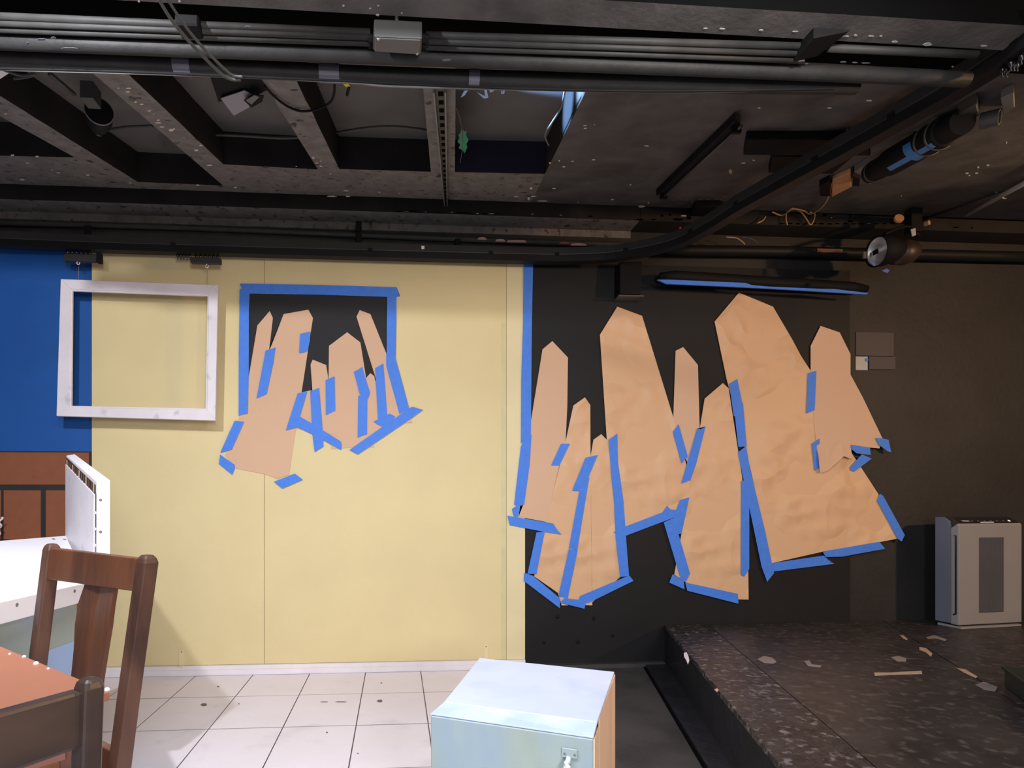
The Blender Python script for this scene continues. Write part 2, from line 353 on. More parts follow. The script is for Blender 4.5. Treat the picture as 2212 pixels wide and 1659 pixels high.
# ---------------------------------------------------------------- ceiling with joists
Y0C, Y1C = 1.52, 3.22
D15 = 0.15
def line_at(pa, pb, Y):
    a, b = aC(*pa), aC(*pb); t = (Y - a.y) / (b.y - a.y); p = a + (b - a) * t
    return Vector((p.x, Y, zc(Y)))
bm = NB()
hexa(bm, [(-3, Y0C, zc(Y0C) + D15), (4.9, Y0C, zc(Y0C) + D15), (4.9, 3.4, zc(3.4) + D15), (-3, 3.4, zc(3.4) + D15), (-3, Y0C, zc(Y0C) + D15 + 0.04), (4.9, Y0C, zc(Y0C) + D15 + 0.04), (4.9, 3.4, zc(3.4) + D15 + 0.04), (-3, 3.4, zc(3.4) + D15 + 0.04)])
CEIL = obj('ceiling', bm, M_DECK, kind='structure')
JL = [((0, 251), (160.5, 339.5)), ((207, 164), (482, 401)), ((568.6, 177), (686, 365)), ((914, 194), (930.8, 371))]
JR = [((0, 207), (297.7, 393)), ((281, 164), (482, 354.6)), ((642, 177), (732.6, 364.7)), ((984.3, 197), (982.6, 371))]
SKY = ((1264.8, 199), (1177, 376))
def slab(pts, name, m=M_JLIT, h=D15, par=CEIL):
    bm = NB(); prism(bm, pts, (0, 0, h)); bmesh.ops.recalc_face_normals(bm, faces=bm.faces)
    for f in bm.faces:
        f.material_index = 0 if f.normal.z < -0.5 else 1  # undersides take the given tone, all other faces the painted shade
    return obj(name, bm, [m, M_JSHADE], par)
for a, b in zip(JL, JR):
    bm = NB(); P = []
    n = 26
    L = [line_at(a[0], a[1], Y0C + (Y1C - Y0C) * i / n) for i in range(n + 1)]; R = [line_at(b[0], b[1], Y0C + (Y1C - Y0C) * i / n) for i in range(n + 1)]
    for i in range(n + 1):
        w = 0.5 * (noise.noise((i * 0.9, a[0][0], 0))) * 0.008
        if L[i].y < 2.6: L[i].x += w; R[i].x -= w * 0.8
    slab(L + R[::-1], 'joist', M_JLIT)
edges = [((-400, 330), (160, 340)), ((297.7, 393), (482, 401)), ((482, 355), (686, 366)), ((733, 365), (931, 371)), ((983, 372), (1177, 376))]
for k, (ea, eb) in enumerate(edges):
    lft = JR[k - 1] if k > 0 else None; rgt = JL[k] if k < 4 else SKY
    ya, yb = aC(*ea).y, aC(*eb).y
    pl0 = line_at(lft[0], lft[1], ya) if lft else Vector((-2.9, ya, zc(ya))); pl1 = line_at(lft[0], lft[1], Y1C) if lft else Vector((-2.9, Y1C, zc(Y1C)))
    pr0 = line_at(rgt[0], rgt[1], yb); pr1 = line_at(rgt[0], rgt[1], Y1C)
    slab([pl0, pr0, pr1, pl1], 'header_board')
    if k == 4:
        bm = NB(); v = Vector((0, -0.004, 0)); hexa(bm, [pl0 + v, pr0 + v, pr0 + v + Vector((0, 0, D15)), pl0 + v + Vector((0, 0, D15)), pl0, pr0, pr0 + Vector((0, 0, D15)), pl0 + Vector((0, 0, D15))]); obj('bay_end_board', bm, M_NAVY, CEIL)
s0, s1 = line_at(*SKY, Y0C), line_at(*SKY, Y1C)
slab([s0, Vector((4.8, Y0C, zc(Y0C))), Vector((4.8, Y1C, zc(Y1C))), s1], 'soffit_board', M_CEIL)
# beam across the front, dark space before it
zb = EYE + 1.21
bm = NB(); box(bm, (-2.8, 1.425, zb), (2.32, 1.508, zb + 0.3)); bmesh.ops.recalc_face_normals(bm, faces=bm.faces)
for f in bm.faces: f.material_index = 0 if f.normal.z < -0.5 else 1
obj('front_beam', bm, [M_CEIL, M_VOID], CEIL)  # front and back faces coloured near black, as if unlit
bm = NB(); hexa(bm, [(-2.8, 1.509, zc(1.509) - 0.006), (2.3, 1.509, zc(1.509) - 0.006), (2.3, 1.70, zc(1.70) - 0.006), (-2.8, 1.70, zc(1.70) - 0.006), (-2.8, 1.509, zc(1.509) - 0.001), (2.3, 1.509, zc(1.509) - 0.001), (2.3, 1.70, zc(1.70) - 0.001), (-2.8, 1.70, zc(1.70) - 0.001)]); obj('shade_strip', bm, M_VOID, CEIL)  # dark sheet added as painted shade between beam and conduits
bm = NB(); box(bm, (-3, -2.5, 2.62), (4.9, 1.425, 2.66)); obj('front_deck', bm, M_VOID, CEIL)  # deck coloured near black to paint the unlit space
# lower soffit along the wall behind a shadow gap
zs = EYE + 1.552
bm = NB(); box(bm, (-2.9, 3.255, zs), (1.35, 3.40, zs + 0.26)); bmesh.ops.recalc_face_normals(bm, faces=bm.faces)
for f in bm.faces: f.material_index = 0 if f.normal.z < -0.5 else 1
obj('wall_soffit', bm, [M_JLIT, M_JSHADE], CEIL)  # lit tone below, painted shade on the other faces
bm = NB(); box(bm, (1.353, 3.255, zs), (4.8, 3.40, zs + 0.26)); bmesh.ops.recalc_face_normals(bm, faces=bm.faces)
obj('wall_soffit', bm, M_JSHADE, CEIL)  # right length darkened throughout with the painted shade tone
bm = NB(); hexa(bm, [(-2.9, 3.221, zc(3.2) + 0.03), (4.8, 3.221, zc(3.2) + 0.03), (4.8, 3.254, zc(3.2) + 0.03), (-2.9, 3.254, zc(3.2) + 0.03), (-2.9, 3.221, zc(3.2) + 0.1), (4.8, 3.221, zc(3.2) + 0.1), (4.8, 3.254, zc(3.2) + 0.1), (-2.9, 3.254, zc(3.2) + 0.1)]); obj('painted_gap_shade', bm, M_VOID, CEIL)  # near-black strip painting in the shade of the gap

bm = NB(); box(bm, (-2.9, 3.388, aY(900, 500, 3.388).z), (1.35, 3.40, zs - 0.001)); obj('frieze_board', bm, M_JLIT, CEIL)  # in the lit joist tone, carrying on the soffit's bright band
# ================================================================= STAGE FLATS
fl_x0 = aY(198.5, 700, YB).x; seam = aY(570.5, 1200, YB).x; st = aY(1094, 1000, YB).x; zt = 2.30
FY = thing('stage_flat', 'tall pale yellow stage flat with a black taped window shape', 'stage flat', (fl_x0 + 1.2, YB, 0.05))
bm = NB(); box(bm, (fl_x0, YB, 0.051), (seam - 0.0012, 3.392, zt)); obj('panel', bm, M_YELLOW, FY)
bm = NB(); box(bm, (seam + 0.0012, YB, 0.051), (st - 0.001, 3.392, zt)); obj('panel', bm, M_YELLOW, FY)
bm = NB(); box(bm, (st + 0.001, YB - 0.0008, 0.051), (xe, 3.3645, zt)); obj('edge_strip', bm, M_YPALE, FY, label='paler cream strip at the right edge')
bm = NB(); box(bm, (st - 0.030, YB - 0.0006, 0.051), (st - 0.004, YB, 1.95)); obj('greenish_stripe', bm, mat('grey_green_wash', srgb(206, 196, 150), 0.6, var=0.05, vscale=12), FY, label='greyer green band beside the strip')
for (x0, x1, y0, y1) in ((387, 398, 1403, 1434), (1046, 1054, 1392, 1422)):
    p, q = aY(x0, y0, YB), aY(x1, y1, YB)
    bm = NB(); box(bm, (p.x, YB - 0.003, 0.0515), (q.x, YB, p.z)); box(bm, (p.x, 3.335, 0.0505), (q.x, YB - 0.0005, 0.0525)); obj('bracket', bm, M_YPALE, FY)
    bm = NB(); lathe(bm, ((p.x + q.x) / 2, YB - 0.003, p.z - 0.012), (0, -1, 0), [(0, 0.004), (0.0015, 0.003), (0.0018, 0)], 8); obj('screw', bm, M_GREY, FY)
# blue flat with painted brick
YL = 3.378
FBx1 = fl_x0 - 0.004; FBx0 = aY(-130, 800, YL).x
FB = thing('stage_flat', 'dark blue stage flat with brown brickwork painted along its foot', 'stage flat', ((FBx0 + FBx1) / 2, YL, 0.05))
zbl = aY(100, 975, YL).z
bm = NB(); box(bm, (FBx0, YL, zbl), (FBx1, 3.392, zt)); obj('blue_panel', bm, M_BLUE, FB)
bm = NB(); box(bm, (FBx0, YL + 0.002, 0.051), (FBx1, 3.392, zbl - 0.0005)); obj('grout_panel', bm, M_GROUT, FB)
def brick(x0, y0, x1, y1):
    p, q = aY(x0, y0, YL), aY(x1, y1, YL)
    bm = NB(); box(bm, (min(p.x, q.x), YL - 0.001, q.z), (max(p.x, q.x), YL + 0.0018, p.z)); bevel(bm, 0.0008, 1); obj('brick', bm, M_BROWN, FB)
brick(-128, 976, 192, 1047)
for x0, x1 in ((-128, -76), (-70, 2), (8, 88), (99, 192)): brick(x0, 1059, x1, 1165)
for x0, x1 in ((-128, -10), (0, 45), (54, 140), (150, 192)): brick(x0, 1177, x1, 1280)
for x0, x1 in ((-128, -76), (-70, 2), (8, 88), (99, 192)): brick(x0, 1292, x1, 1390)
# white twisted cord at the left edge
bm = NB(); c0 = aY(2, 1118, 3.30); c1 = aY(-3, 1150, 3.30)
tube(bm, [c0 + (c1 - c0) * (i / 30) * 3 + Vector((0.008 * math.cos(i * 1.2), 0.008 * math.sin(i * 1.2), 0)) for i in range(31)], 0.006, 6)
obj('cord', bm, M_WHITE, smooth=True, label='white twisted cord hanging in front of the painted bricks', cat='cord')

# black sheet behind the left crystals
bm = NB(); sheet(bm, [aY(x, y, YB - 0.0006) for x, y in ((537, 633), (837, 640), (838, 770), (812, 822), (735, 842), (650, 850), (600, 900), (536, 890))], 0.0004)
obj('black_sheet', bm, mat('black_sheet_paper', (0.011, 0.011, 0.013), 0.75, var=0.15), flip=False, label='black sheet filling the taped window outline on yellow flat', cat='backing sheet')

# ---------------------------------------------------------------- kraft paper crystals and blue tape
def C1(c): return [(450 + x / 3.318, 580 + y / 3.318) for x, y in c]
def C2(c): return [(1060 + x / 2.0737, 540 + y / 2.0737) for x, y in c]
def C3(c): return [(1440 + x / 2.2411, 600 + y / 2.2411) for x, y in c]
YW = 3.3604
def paper(px, k, label, group, creased=False, fn=None, m=None):
    bm = NB(); sheet(bm, [aY(x, y, YW - 0.0010 * k) for x, y in px], 0.0004, 3 if fn else 0, fn)
    return obj('paper_crystal', bm, m or (M_KRAFTW if creased else M_KRAFT), flip=False, label=label, cat='paper cutout', group=group)
TK = [5.0]
def tape(px, label, group, base=None, k=None):
    TK[0] += 0.12
    if k is None: k = TK[0]
    # slightly ragged torn ends come from the outline itself
    bm = NB(); sheet(bm, [aY(x, y, YW - 0.0010 * k) for x, y in px], 0.0002)
    return obj('tape_strip', bm, M_TAPE, flip=False, label=label, cat='tape', group=group)
GL, GR = 'kraft crystals on the yellow flat', 'kraft crystals on the black wall'
paper(C1([(540,327),(717,295),(750,355),(668,890),(578,1480),(495,1507),(410,1475),(195,1433),(120,1340),(222,1065),(300,880),(395,700),(440,570)]), 1, 'widest kraft paper shaft on yellow flat, hanging lowest', GL)
paper(C1([(440,305),(463,355),(437,575),(378,1028),(287,1022),(287,795),(352,408)]), 2.2, 'slim kraft paper shaft beside the left tape upright on yellow flat', GL)
paper(C1([(995,457),(1090,530),(1130,780),(1190,1282),(1010,1284),(880,1297),(862,790),(865,555)]), 1, 'house-shaped kraft paper shaft in the middle of the black window', GL)
paper(C1([(668,888),(748,870),(760,1165),(630,1148)]), 1.1, 'small kraft paper scrap between tapes left of the middle shaft', GL)
paper(C1([(1162,750),(1190,772),(1262,1216),(1130,1200),(1130,785)]), 2.1, 'short narrow kraft paper shaft right of the house-shaped one', GL)
paper(C1([(748,653),(845,692),(860,790),(918,1192),(830,1180),(745,1130),(745,870),(733,688)]), 2.4, 'short kraft paper shaft left of the house-shaped one', GL)
paper(C1([(1085,298),(1162,327),(1277,612),(1300,720),(1462,1106),(1300,1110),(1195,770),(1062,345)]), 3.4, 'long thin kraft paper shaft leaning left at the window right edge', GL)
GT = 'blue tape strips on the yellow flat'
for pts, lab in [
    ([(228,108),(700,115),(1350,134),(1354,160),(1376,200),(1283,203),(800,188),(295,180),(245,142),(232,128)], 'long blue tape strip along the top of the window outline'),
    ([(225,145),(297,150),(292,300),(290,780),(283,1040),(250,1045),(217,1057),(218,600)], 'blue tape upright down the left of the window outline'),
    ([(1282,200),(1350,198),(1343,650),(1330,690),(1278,680)], 'blue tape upright down the right of the window outline'),
    ([(1275,615),(1343,645),(1380,780),(1440,1005),(1370,1045),(1275,700)], 'slanting blue tape continuing the window right upright downwards'),
    ([(1195,715),(1255,680),(1265,800),(1283,1050),(1250,1090),(1215,1080)], 'blue tape strip down the short narrow shaft, under the leaning one'),
    ([(1182,1098),(1300,1040),(1340,1060),(1325,1095),(1250,1135),(1215,1120)], 'ragged small blue tape piece above the lower right diagonal'),
    ([(1012,1300),(1240,1140),(1437,1005),(1460,990),(1540,1013),(1440,1085),(1072,1333)], 'long diagonal blue tape under the right shafts of yellow flat'),
    ([(1043,740),(1075,725),(1102,705),(1160,890),(1140,935),(1085,900)], 'upper blue tape of the kinked pair on house-shaped shaft'),
    ([(1075,912),(1145,892),(1158,905),(1140,940),(1138,1187),(1110,1195),(1070,1213)], 'lower blue tape of the kinked pair on house-shaped shaft'),
    ([(840,800),(905,772),(910,1018),(842,1052)], 'upright blue tape joining short left shaft to house-shaped shaft'),
    ([(655,1060),(750,1115),(950,1240),(957,1270),(950,1300),(760,1195),(632,1135)], 'blue tape running down right below the short left shaft'),
    ([(730,880),(795,855),(818,1130),(825,1275),(762,1315),(745,1180)], 'near vertical blue tape crossing the downward diagonal'),
    ([(640,895),(710,880),(660,1050),(632,1140),(555,1160)], 'blue tape slanting left beside the widest shaft'),
    ([(658,468),(732,452),(728,520),(712,588),(690,600),(650,607)], 'short blue tape near the top of the widest shaft'),
    ([(410,588),(482,567),(465,680),(418,898),(345,933)], 'blue tape joining the slim left shaft to the widest shaft'),
    ([(188,1092),(257,1098),(168,1297),(85,1320)], 'blue tape on the lower left edge of the widest shaft'),
    ([(85,1333),(190,1408),(190,1430),(172,1478),(75,1400)], 'blue tape scrap at the bottom left corner of the widest shaft'),
    ([(470,1528),(620,1470),(678,1513),(530,1577)], 'blue tape scrap at the bottom right corner of the widest shaft')]:
    tape(C1(pts), lab, GT)
def curl(p):                                            # lower end of one crystal stands off the wall
    t = max(0.0, min(1.0, (aY(1800, 950, YW).z - p.z) / 0.10)); return 0.016 * t * t
def puff(p):
    return 0.0
paper(C2([(422,660),(446,695),(447,930),(345,1592),(318,1592),(300,1535),(195,1462),(245,1225),(335,860),(370,697)]), 1.0, 'second kraft shaft from the flat, running low to a point', GR, True)
paper(C2([(276,408),(346,482),(343,700),(335,865),(305,975),(248,1218),(125,1195),(150,1130),(178,780),(232,445)]), 2.2, 'kraft shaft nearest the yellow flat on black wall', GR)
paper(C2([(495,825),(530,860),(560,1100),(585,1460),(453,1580),(455,1592),(420,1590),(345,1560),(447,925),(460,850)]), 1.8, 'third kraft shaft from the flat, low and creased', GR, True)
paper(C2([(862,435),(928,515),(936,800),(900,1000),(840,850),(818,750),(828,452)]), 1.0, 'slim kraft shaft behind two broad ones, fifth from flat', GR)
paper(C2([(567,254),(678,295),(818,750),(895,1030),(890,1110),(840,1170),(790,1180),(600,1255),(555,1050),(520,850),(489,380)]), 2.9, 'broad tapering kraft shaft, fourth from the flat', GR, True)
paper(C3([(272,510),(300,535),(345,840),(365,960),(362,1400),(395,1420),(397,1558),(345,1557),(95,1475),(37,1437),(120,960),(162,720),(184,585)]), 3.6, 'kraft shaft left of the tallest one, reaching almost to platform', GR, True)
paper(C3([(880,450),(950,580),(1048,785),(1030,826),(985,822),(885,808)]), 0.8, 'kraft triangle peeping out behind the rightmost shaft', GR)
paper(C3([(350,72),(515,140),(620,330),(700,455),(890,840),(1030,1055),(1122,1262),(1030,1280),(760,1325),(507,1382),(400,900),(345,700),(290,490),(232,212)]), 1.8, 'tallest and widest kraft shaft on black wall', GR, True)
paper(C3([(745,233),(838,265),(890,370),(890,880),(848,865),(770,935),(732,945),(720,790),(697,450),(697,330)]), 3.3, 'rightmost kraft shaft on black wall with its foot curling', GR, fn=curl)
GW = 'blue tape strips on the black wall'
TK[0] = 5.0
for pts, lab in [
    ([(148,62),(190,62),(185,300),(180,825),(160,850),(135,868),(137,580),(146,300)], 'tall blue tape strip along the right edge of yellow flat'),
    ([(135,880),(150,850),(183,825),(175,960),(150,1140),(125,1150),(105,1140)], 'blue tape continuing down the left side of the first shaft'),
    ([(125,1140),(130,1165),(120,1198),(102,1190),(95,1160)], 'tiny blue tape scrap at the first shaft lower left corner'),
    ([(75,1190),(280,1225),(296,1250),(318,1275),(235,1262),(85,1232)], 'blue tape across the foot of the first shaft'),
    ([(315,868),(355,868),(308,965),(270,965)], 'small blue tape joining the first and second shafts'),
    ([(205,1265),(242,1262),(205,1452),(165,1450)], 'blue tape on the left edge of the second shaft foot'),
    ([(425,930),(480,918),(435,1025),(395,1080),(365,1078)], 'topmost of the tapes between second and third shafts'),
    ([(405,1035),(442,1018),(415,1180),(388,1345),(350,1335)], 'middle one of the tapes between second and third shafts'),
    ([(350,1340),(390,1345),(345,1560),(303,1550)], 'lowest of the tapes between second and third shafts'),
    ([(150,1445),(190,1460),(310,1560),(310,1605),(148,1482)], 'blue tape under the second shaft foot, sloping down right'),
    ([(400,1550),(620,1458),(640,1482),(440,1580),(390,1585)], 'blue tape under the third shaft foot, sloping up right'),
    ([(330,1560),(430,1570),(420,1607),(310,1580)], 'small blue tape at the lowest tip of the shafts'),
    ([(528,850),(568,822),(570,950),(597,1140),(555,1152),(540,1010)], 'upper blue tape on the left edge of the fourth shaft'),
    ([(553,1150),(595,1132),(605,1280),(620,1460),(580,1465),(560,1290)], 'lower blue tape down the right side of the third shaft'),
    ([(550,1265),(600,1240),(770,1175),(790,1145),(805,1162),(838,1165),(830,1195),(600,1282)], 'blue tape along the foot of the fourth shaft'),
    ([(815,815),(842,780),(883,925),(855,957)], 'short blue tape on the fourth shaft lower right edge'),
    ([(925,800),(940,803),(963,790),(920,960),(895,1030),(853,1047)], 'blue tape slanting down from the slim fifth shaft'),
    ([(848,1120),(890,1108),(855,1270),(830,1275),(820,1195)], 'short blue tape near the fourth shaft lower right corner'),
    ([(775,1220),(820,1200),(893,1450),(875,1485),(850,1470)], 'blue tape down the left edge of the low shaft by platform'),
    ([(815,1452),(865,1483),(868,1520),(800,1490)], 'tiny blue tape scrap left of the lowest shaft corner')]:
    tape(C2(pts), lab, GW)
for pts, lab in [
    ([(90,1475),(345,1530),(348,1578),(100,1515)], 'blue tape under the shaft that nearly reaches the platform'),
    ([(360,985),(400,975),(400,1410),(375,1447),(360,1440)], 'long vertical blue tape left of the black wedge gap'),
    ([(303,515),(342,490),(368,612),(355,670),(325,670)], 'topmost of the tapes on the tallest shaft left edge'),
    ([(330,665),(370,605),(388,815),(347,820)], 'second tape down the tallest shaft left edge'),
    ([(345,845),(385,815),(405,930),(480,1240),(520,1430),(487,1472),(460,1400)], 'long slanting blue tape right of the black wedge gap'),
    ([(505,1382),(760,1345),(790,1375),(812,1385),(515,1422)], 'left blue tape along the foot of the tallest shaft'),
    ([(755,1325),(1030,1278),(1058,1312),(850,1350),(770,1352)], 'right blue tape along the foot of the tallest shaft'),
    ([(1020,1080),(1032,1045),(1048,1055),(1153,1245),(1138,1277),(1118,1262)], 'blue tape on the lower right slope of the tallest shaft'),
    ([(685,462),(725,450),(717,640),(677,657)], 'upper blue tape on the left edge of the rightmost shaft'),
    ([(703,805),(740,778),(752,905),(718,935)], 'lower blue tape on the left edge of the rightmost shaft'),
    ([(892,810),(985,822),(988,858),(920,850),(890,825)], 'flat blue tape under the peeping triangle'),
    ([(1012,775),(1050,778),(1075,785),(1087,845),(1070,840),(1030,810)], 'blue tape at the right tip of the peeping triangle'),
    ([(890,915),(945,855),(993,875),(980,885),(910,938),(890,930)], 'crumpled blue tape sloping up beside the curling foot')]:
    tape(C3(pts), lab, GW)

# ================================================================= HANGING FRAME, CURTAIN TRACK
YF = 3.242
FR = thing('hanging_frame', 'empty white wooden window frame hung from the curtain track', 'frame', aY(298, 905, YF))
def fpt(x, y, dy=0): return aY(x, y, YF) + Vector((0, dy, 0))
O = [(133, 604), (472, 617), (466, 909), (124, 899)]; I = [(155, 626), (452, 637), (448, 886), (152, 880)]
for nm, q in (('top_rail', (O[0], O[1], I[1], I[0])), ('stile', (O[1], O[2], I[2], I[1])), ('bottom_rail', (O[2], O[3], I[3], I[2])), ('stile', (O[3], O[0], I[0], I[3]))):
    bm = NB(); hexa(bm, [fpt(*p, -0.010) for p in q] + [fpt(*p, 0.010) for p in q]); bevel(bm, 0.002, 1); obj(nm, bm, M_FRAMEW, FR)
J = [(157, 629), (449, 640), (445, 883), (155, 877)]
bm = NB()
for a in range(4):
    b = (a + 1) % 4; hexa(bm, [fpt(*I[a], -0.004), fpt(*I[b], -0.004), fpt(*J[b], -0.004), fpt(*J[a], -0.004), fpt(*I[a], 0.008), fpt(*I[b], 0.008), fpt(*J[b], 0.008), fpt(*J[a], 0.008)])
obj('rabbet', bm, M_FRAMEW, FR)
for (hx, hy, wx, wy) in ((169, 566, 169, 606), (447, 575, 447, 613)):
    bm = NB(); tube(bm, spline([fpt(wx, wy), fpt(wx + 1, (hy + wy) / 2), fpt(hx + 0.5, hy + 10)], 4), 0.0012, 5); obj('hanging_wire', bm, M_STEEL, FR)

# the curtain track: two black rails with a bright slot line
ZT = EYE + 1.322
TP = [(-230, 515), (-60, 524), (200, 535), (500, 544), (800, 552), (1000, 557), (1130, 560), (1220, 561), (1330, 555), (1450, 531), (1530, 494), (1600, 451), (1720, 385), (1850, 315), (1960, 254), (2060, 198), (2150, 142), (2260, 68)]
tp = [aZ(x, y, ZT - 0.135 * max(0.0, min(1.0, (x - 1330) / 930)) ** 1.2) for x, y in TP]
tps = spline(tp, 5)
TR = thing('curtain_track', 'black curtain track running along wall then curving to the right', 'curtain track', (0.5, 3.0, ZT))
R2 = lambda w, h, dx=0, dz=0: [(-w + dx, -h + dz), (w + dx, -h + dz), (w + dx, h + dz), (-w + dx, h + dz)]
bm = NB(); tube(bm, tps, 0, prof=R2(0.026, 0.018)); obj('lower_rail', bm, M_TRACK, TR)
bm = NB(); tube(bm, [p + Vector((0, 0, 0.0205)) for p in tps], 0, prof=R2(0.025, 0.0022)); obj('slot_line', bm, M_TRIM, TR, label='thin bare metal line between the rails')
bm = NB(); tube(bm, [p + Vector((0, 0, 0.040)) for p in tps], 0, prof=R2(0.027, 0.0170)); obj('upper_rail', bm, mat('charcoal_track_paint', (0.026, 0.0255, 0.026), 0.55, spec=0.3), TR)
for i in range(6, len(tps) - 2, 7):
    p = tps[i]; d = (tps[i + 1] - tps[i - 1]).normalized(); a, b = frame_axes(d)
    bm = NB(); c = p + Vector((0, 0, 0.022))
    hexa(bm, [c + d * sx * 0.012 + a * sy * 0.0295 + Vector((0, 0, -0.010)) for sx, sy in ((-1, -1), (1, -1), (1, 1), (-1, 1))] + [c + d * sx * 0.012 + a * sy * 0.0295 + Vector((0, 0, 0.008)) for sx, sy in ((-1, -1), (1, -1), (1, 1), (-1, 1))])
    obj('rail_clip', bm, M_BLK, TR)
bm = NB(); p = aY(914, 541, 3.22); box(bm, (p.x - 0.008, tps[22].y - 0.0292, ZT + 0.031), (p.x + 0.008, tps[22].y - 0.0272, ZT + 0.048)); obj('white_sticker', bm, M_PRINT, TR)

# gliders and carrier blocks on the track
def near_track(px, py):
    d = ray(px, py); best = min(tps, key=lambda p: abs((CX + F * ((p.x * CA - p.y * SA) / (p.x * SA + p.y * CA))) - px))
    return best
def glider_mesh():
    bm = NB(); lathe(bm, (0, 0, 0), (0, 0, -1), [(0, 0.0), (0.001, 0.004), (0.004, 0.007), (0.011, 0.0078), (0.018, 0.005), (0.024, 0.0022), (0.029, 0.003), (0.032, 0)], 10)
    me = bpy.data.meshes.new('curtain_glider'); bm.to_mesh(me); bm.free(); me.materials.append(mat('glossy_black_plastic', (0.008, 0.008, 0.009), 0.2))
    for p in me.polygons: p.use_smooth = True
    return me
GM = glider_mesh()
def nth(i, n):
    w = ['first', 'second', 'third', 'fourth', 'fifth', 'sixth']
    return 'leftmost' if i == 0 else 'rightmost' if i == n - 1 else w[i] + ' from left'
def glider(px, py, label, group):
    o = bpy.data.objects.new('curtain_glider', GM); COL.objects.link(o); b = near_track(px, py)
    q = aY(px, py, b.y); o.location = (q.x, b.y, b.z - 0.0182)
    o['label'] = label; o['category'] = 'glider'; o['group'] = group
for i in range(6): glider(146 + 9.6 * i, 536, nth(i, 6) + ' of six glossy black gliders above the left carrier block', 'gliders above the left carrier')
for i in range(5): glider(384 + 6.6 * i, 541, nth(i, 5) + ' of five glossy black gliders just left of the right carrier', 'loose gliders left of the right carrier')
for i in range(6): glider(424 + 9.3 * i, 541, nth(i, 6) + ' of six glossy black gliders above the right carrier block', 'gliders above the right carrier')
gz = [(2166, 181), (2175, 175), (2184, 169), (2191, 164), (2198, 159), (2207, 154)]
for i, (x, y) in enumerate(gz): glider(x, y, nth(i, 6) + ' of six glossy black gliders at the track far right end', 'gliders at the right end of the track')
def carrier(x0, y0, x1, y1, label, tape_end):
    p, q = aY(x0, y0, YF), aY(x1, y1, YF)
    t = thing('carrier_block', label, 'carrier', ((p.x + q.x) / 2, YF, q.z))
    bm = NB(); box(bm, (p.x, YF - 0.014, q.z), (q.x, YF + 0.014, p.z)); bevel(bm, 0.002, 1); obj('block', bm, mat('black_painted_wood', (0.028, 0.025, 0.028), 0.6, var=0.2), t)
    bm = NB(); box(bm, (p.x + (q.x - p.x) * 0.12, YF - 0.010, p.z + 0.0005), (q.x - (q.x - p.x) * 0.1, YF + 0.010, ZT - 0.0505)); obj('mounting_plate', bm, M_BLK, t)
    if tape_end:
        bm = NB(); box(bm, (q.x - 0.012, YF - 0.016, q.z - 0.003), (q.x + 0.008, YF + 0.016, p.z + 0.012)); obj('tape_wrap', bm, M_BLK, t)
    return t
TC = carrier(140, 550, 216, 567, 'black carrier block under the track, hooked to frame left end', True)
TD = carrier(413, 557, 478, 571, 'black carrier block under the track, hooked to frame right end', False)
for t, hx, hy, zz in ((TC, 169, 568, 0), (TD, 447, 575, 0)):
    c = aY(hx, hy, YF); pts = [c + Vector((0.0075 * math.cos(a), 0, 0.0075 * math.sin(a))) for a in [math.radians(x) for x in range(110, 400, 20)]]
    pts = [Vector((c.x, YF, c.z + 0.012))] + pts
    bm = NB(); tube(bm, pts, 0.0024, 6); obj('hook', bm, M_WHITE, t, smooth=True, label='white painted hook')

# ================================================================= PIPES UNDER THE CEILING
def run(name, px, Hh, r, m, label, cat='pipe', group=None, n=10, parent=None):
    bm = NB(); pts = [aZ(x, y, EYE + Hh) for x, y in px]
    if len(pts) > 2: pts = spline(pts, 5)
    tube(bm, pts, r, n)
    return obj(name, bm, m, parent, smooth=True, label=label, cat=cat, group=group)
GC = 'black conduits along the front beam'
run('conduit', [(-150, 29), (800, 70)], 1.205, 0.0088, M_PIPE2, 'left half of the topmost conduit, ending at junction box', 'conduit', GC)
run('conduit', [(-150, 45), (800, 81)], 1.195, 0.0074, M_PIPE2, 'left half of the middle conduit, ending at junction box', 'conduit', GC)
run('conduit', [(-150, 59), (800, 94)], 1.190, 0.0074, M_PIPE2, 'left half of the lowest conduit, ending at junction box', 'conduit', GC)
run('conduit', [(920, 76), (1735, 100)], 1.205, 0.0088, M_PIPE2, 'right half of the topmost conduit, starting at junction box', 'conduit', GC)
run('conduit', [(920, 89), (1735, 116)], 1.195, 0.0074, M_PIPE2, 'right half of the middle conduit, starting at junction box', 'conduit', GC)
run('conduit', [(920, 102), (1735, 130)], 1.190, 0.0074, M_PIPE2, 'right half of the lowest conduit, starting at junction box', 'conduit', GC)
run('conduit', [(1790, 104), (2110, 118)], 1.205, 0.010, M_PIPE2, 'short conduit length right of the black elbow block', 'conduit', GC)
run('pipe', [(-150, 84), (1560, 150), (2090, 172)], 1.185, 0.0200, M_PIPE, 'thick black pipe just below the three conduits', 'pipe')
run('pipe', [(-150, 118), (380, 142), (900, 166), (1500, 181), (1850, 186)], 1.185, 0.0228, M_PIPE, 'lowest thick black pipe, taped and strung with cable', 'pipe')
run('cable', [(-100, 141), (0, 150), (150, 155), (330, 160), (560, 168), (760, 179), (830, 186), (1000, 191), (1300, 197), (1500, 199), (1640, 196)], 1.160, 0.0028, M_GREY, 'thin grey cable strung under the lowest thick pipe', 'cable')
run('cable', [(-60, 147), (200, 153), (420, 161), (700, 173), (1000, 187), (1400, 197), (1800, 192)], 1.1545, 0.0035, M_BLK, 'thin black cable strung under the lowest thick pipe', 'cable')
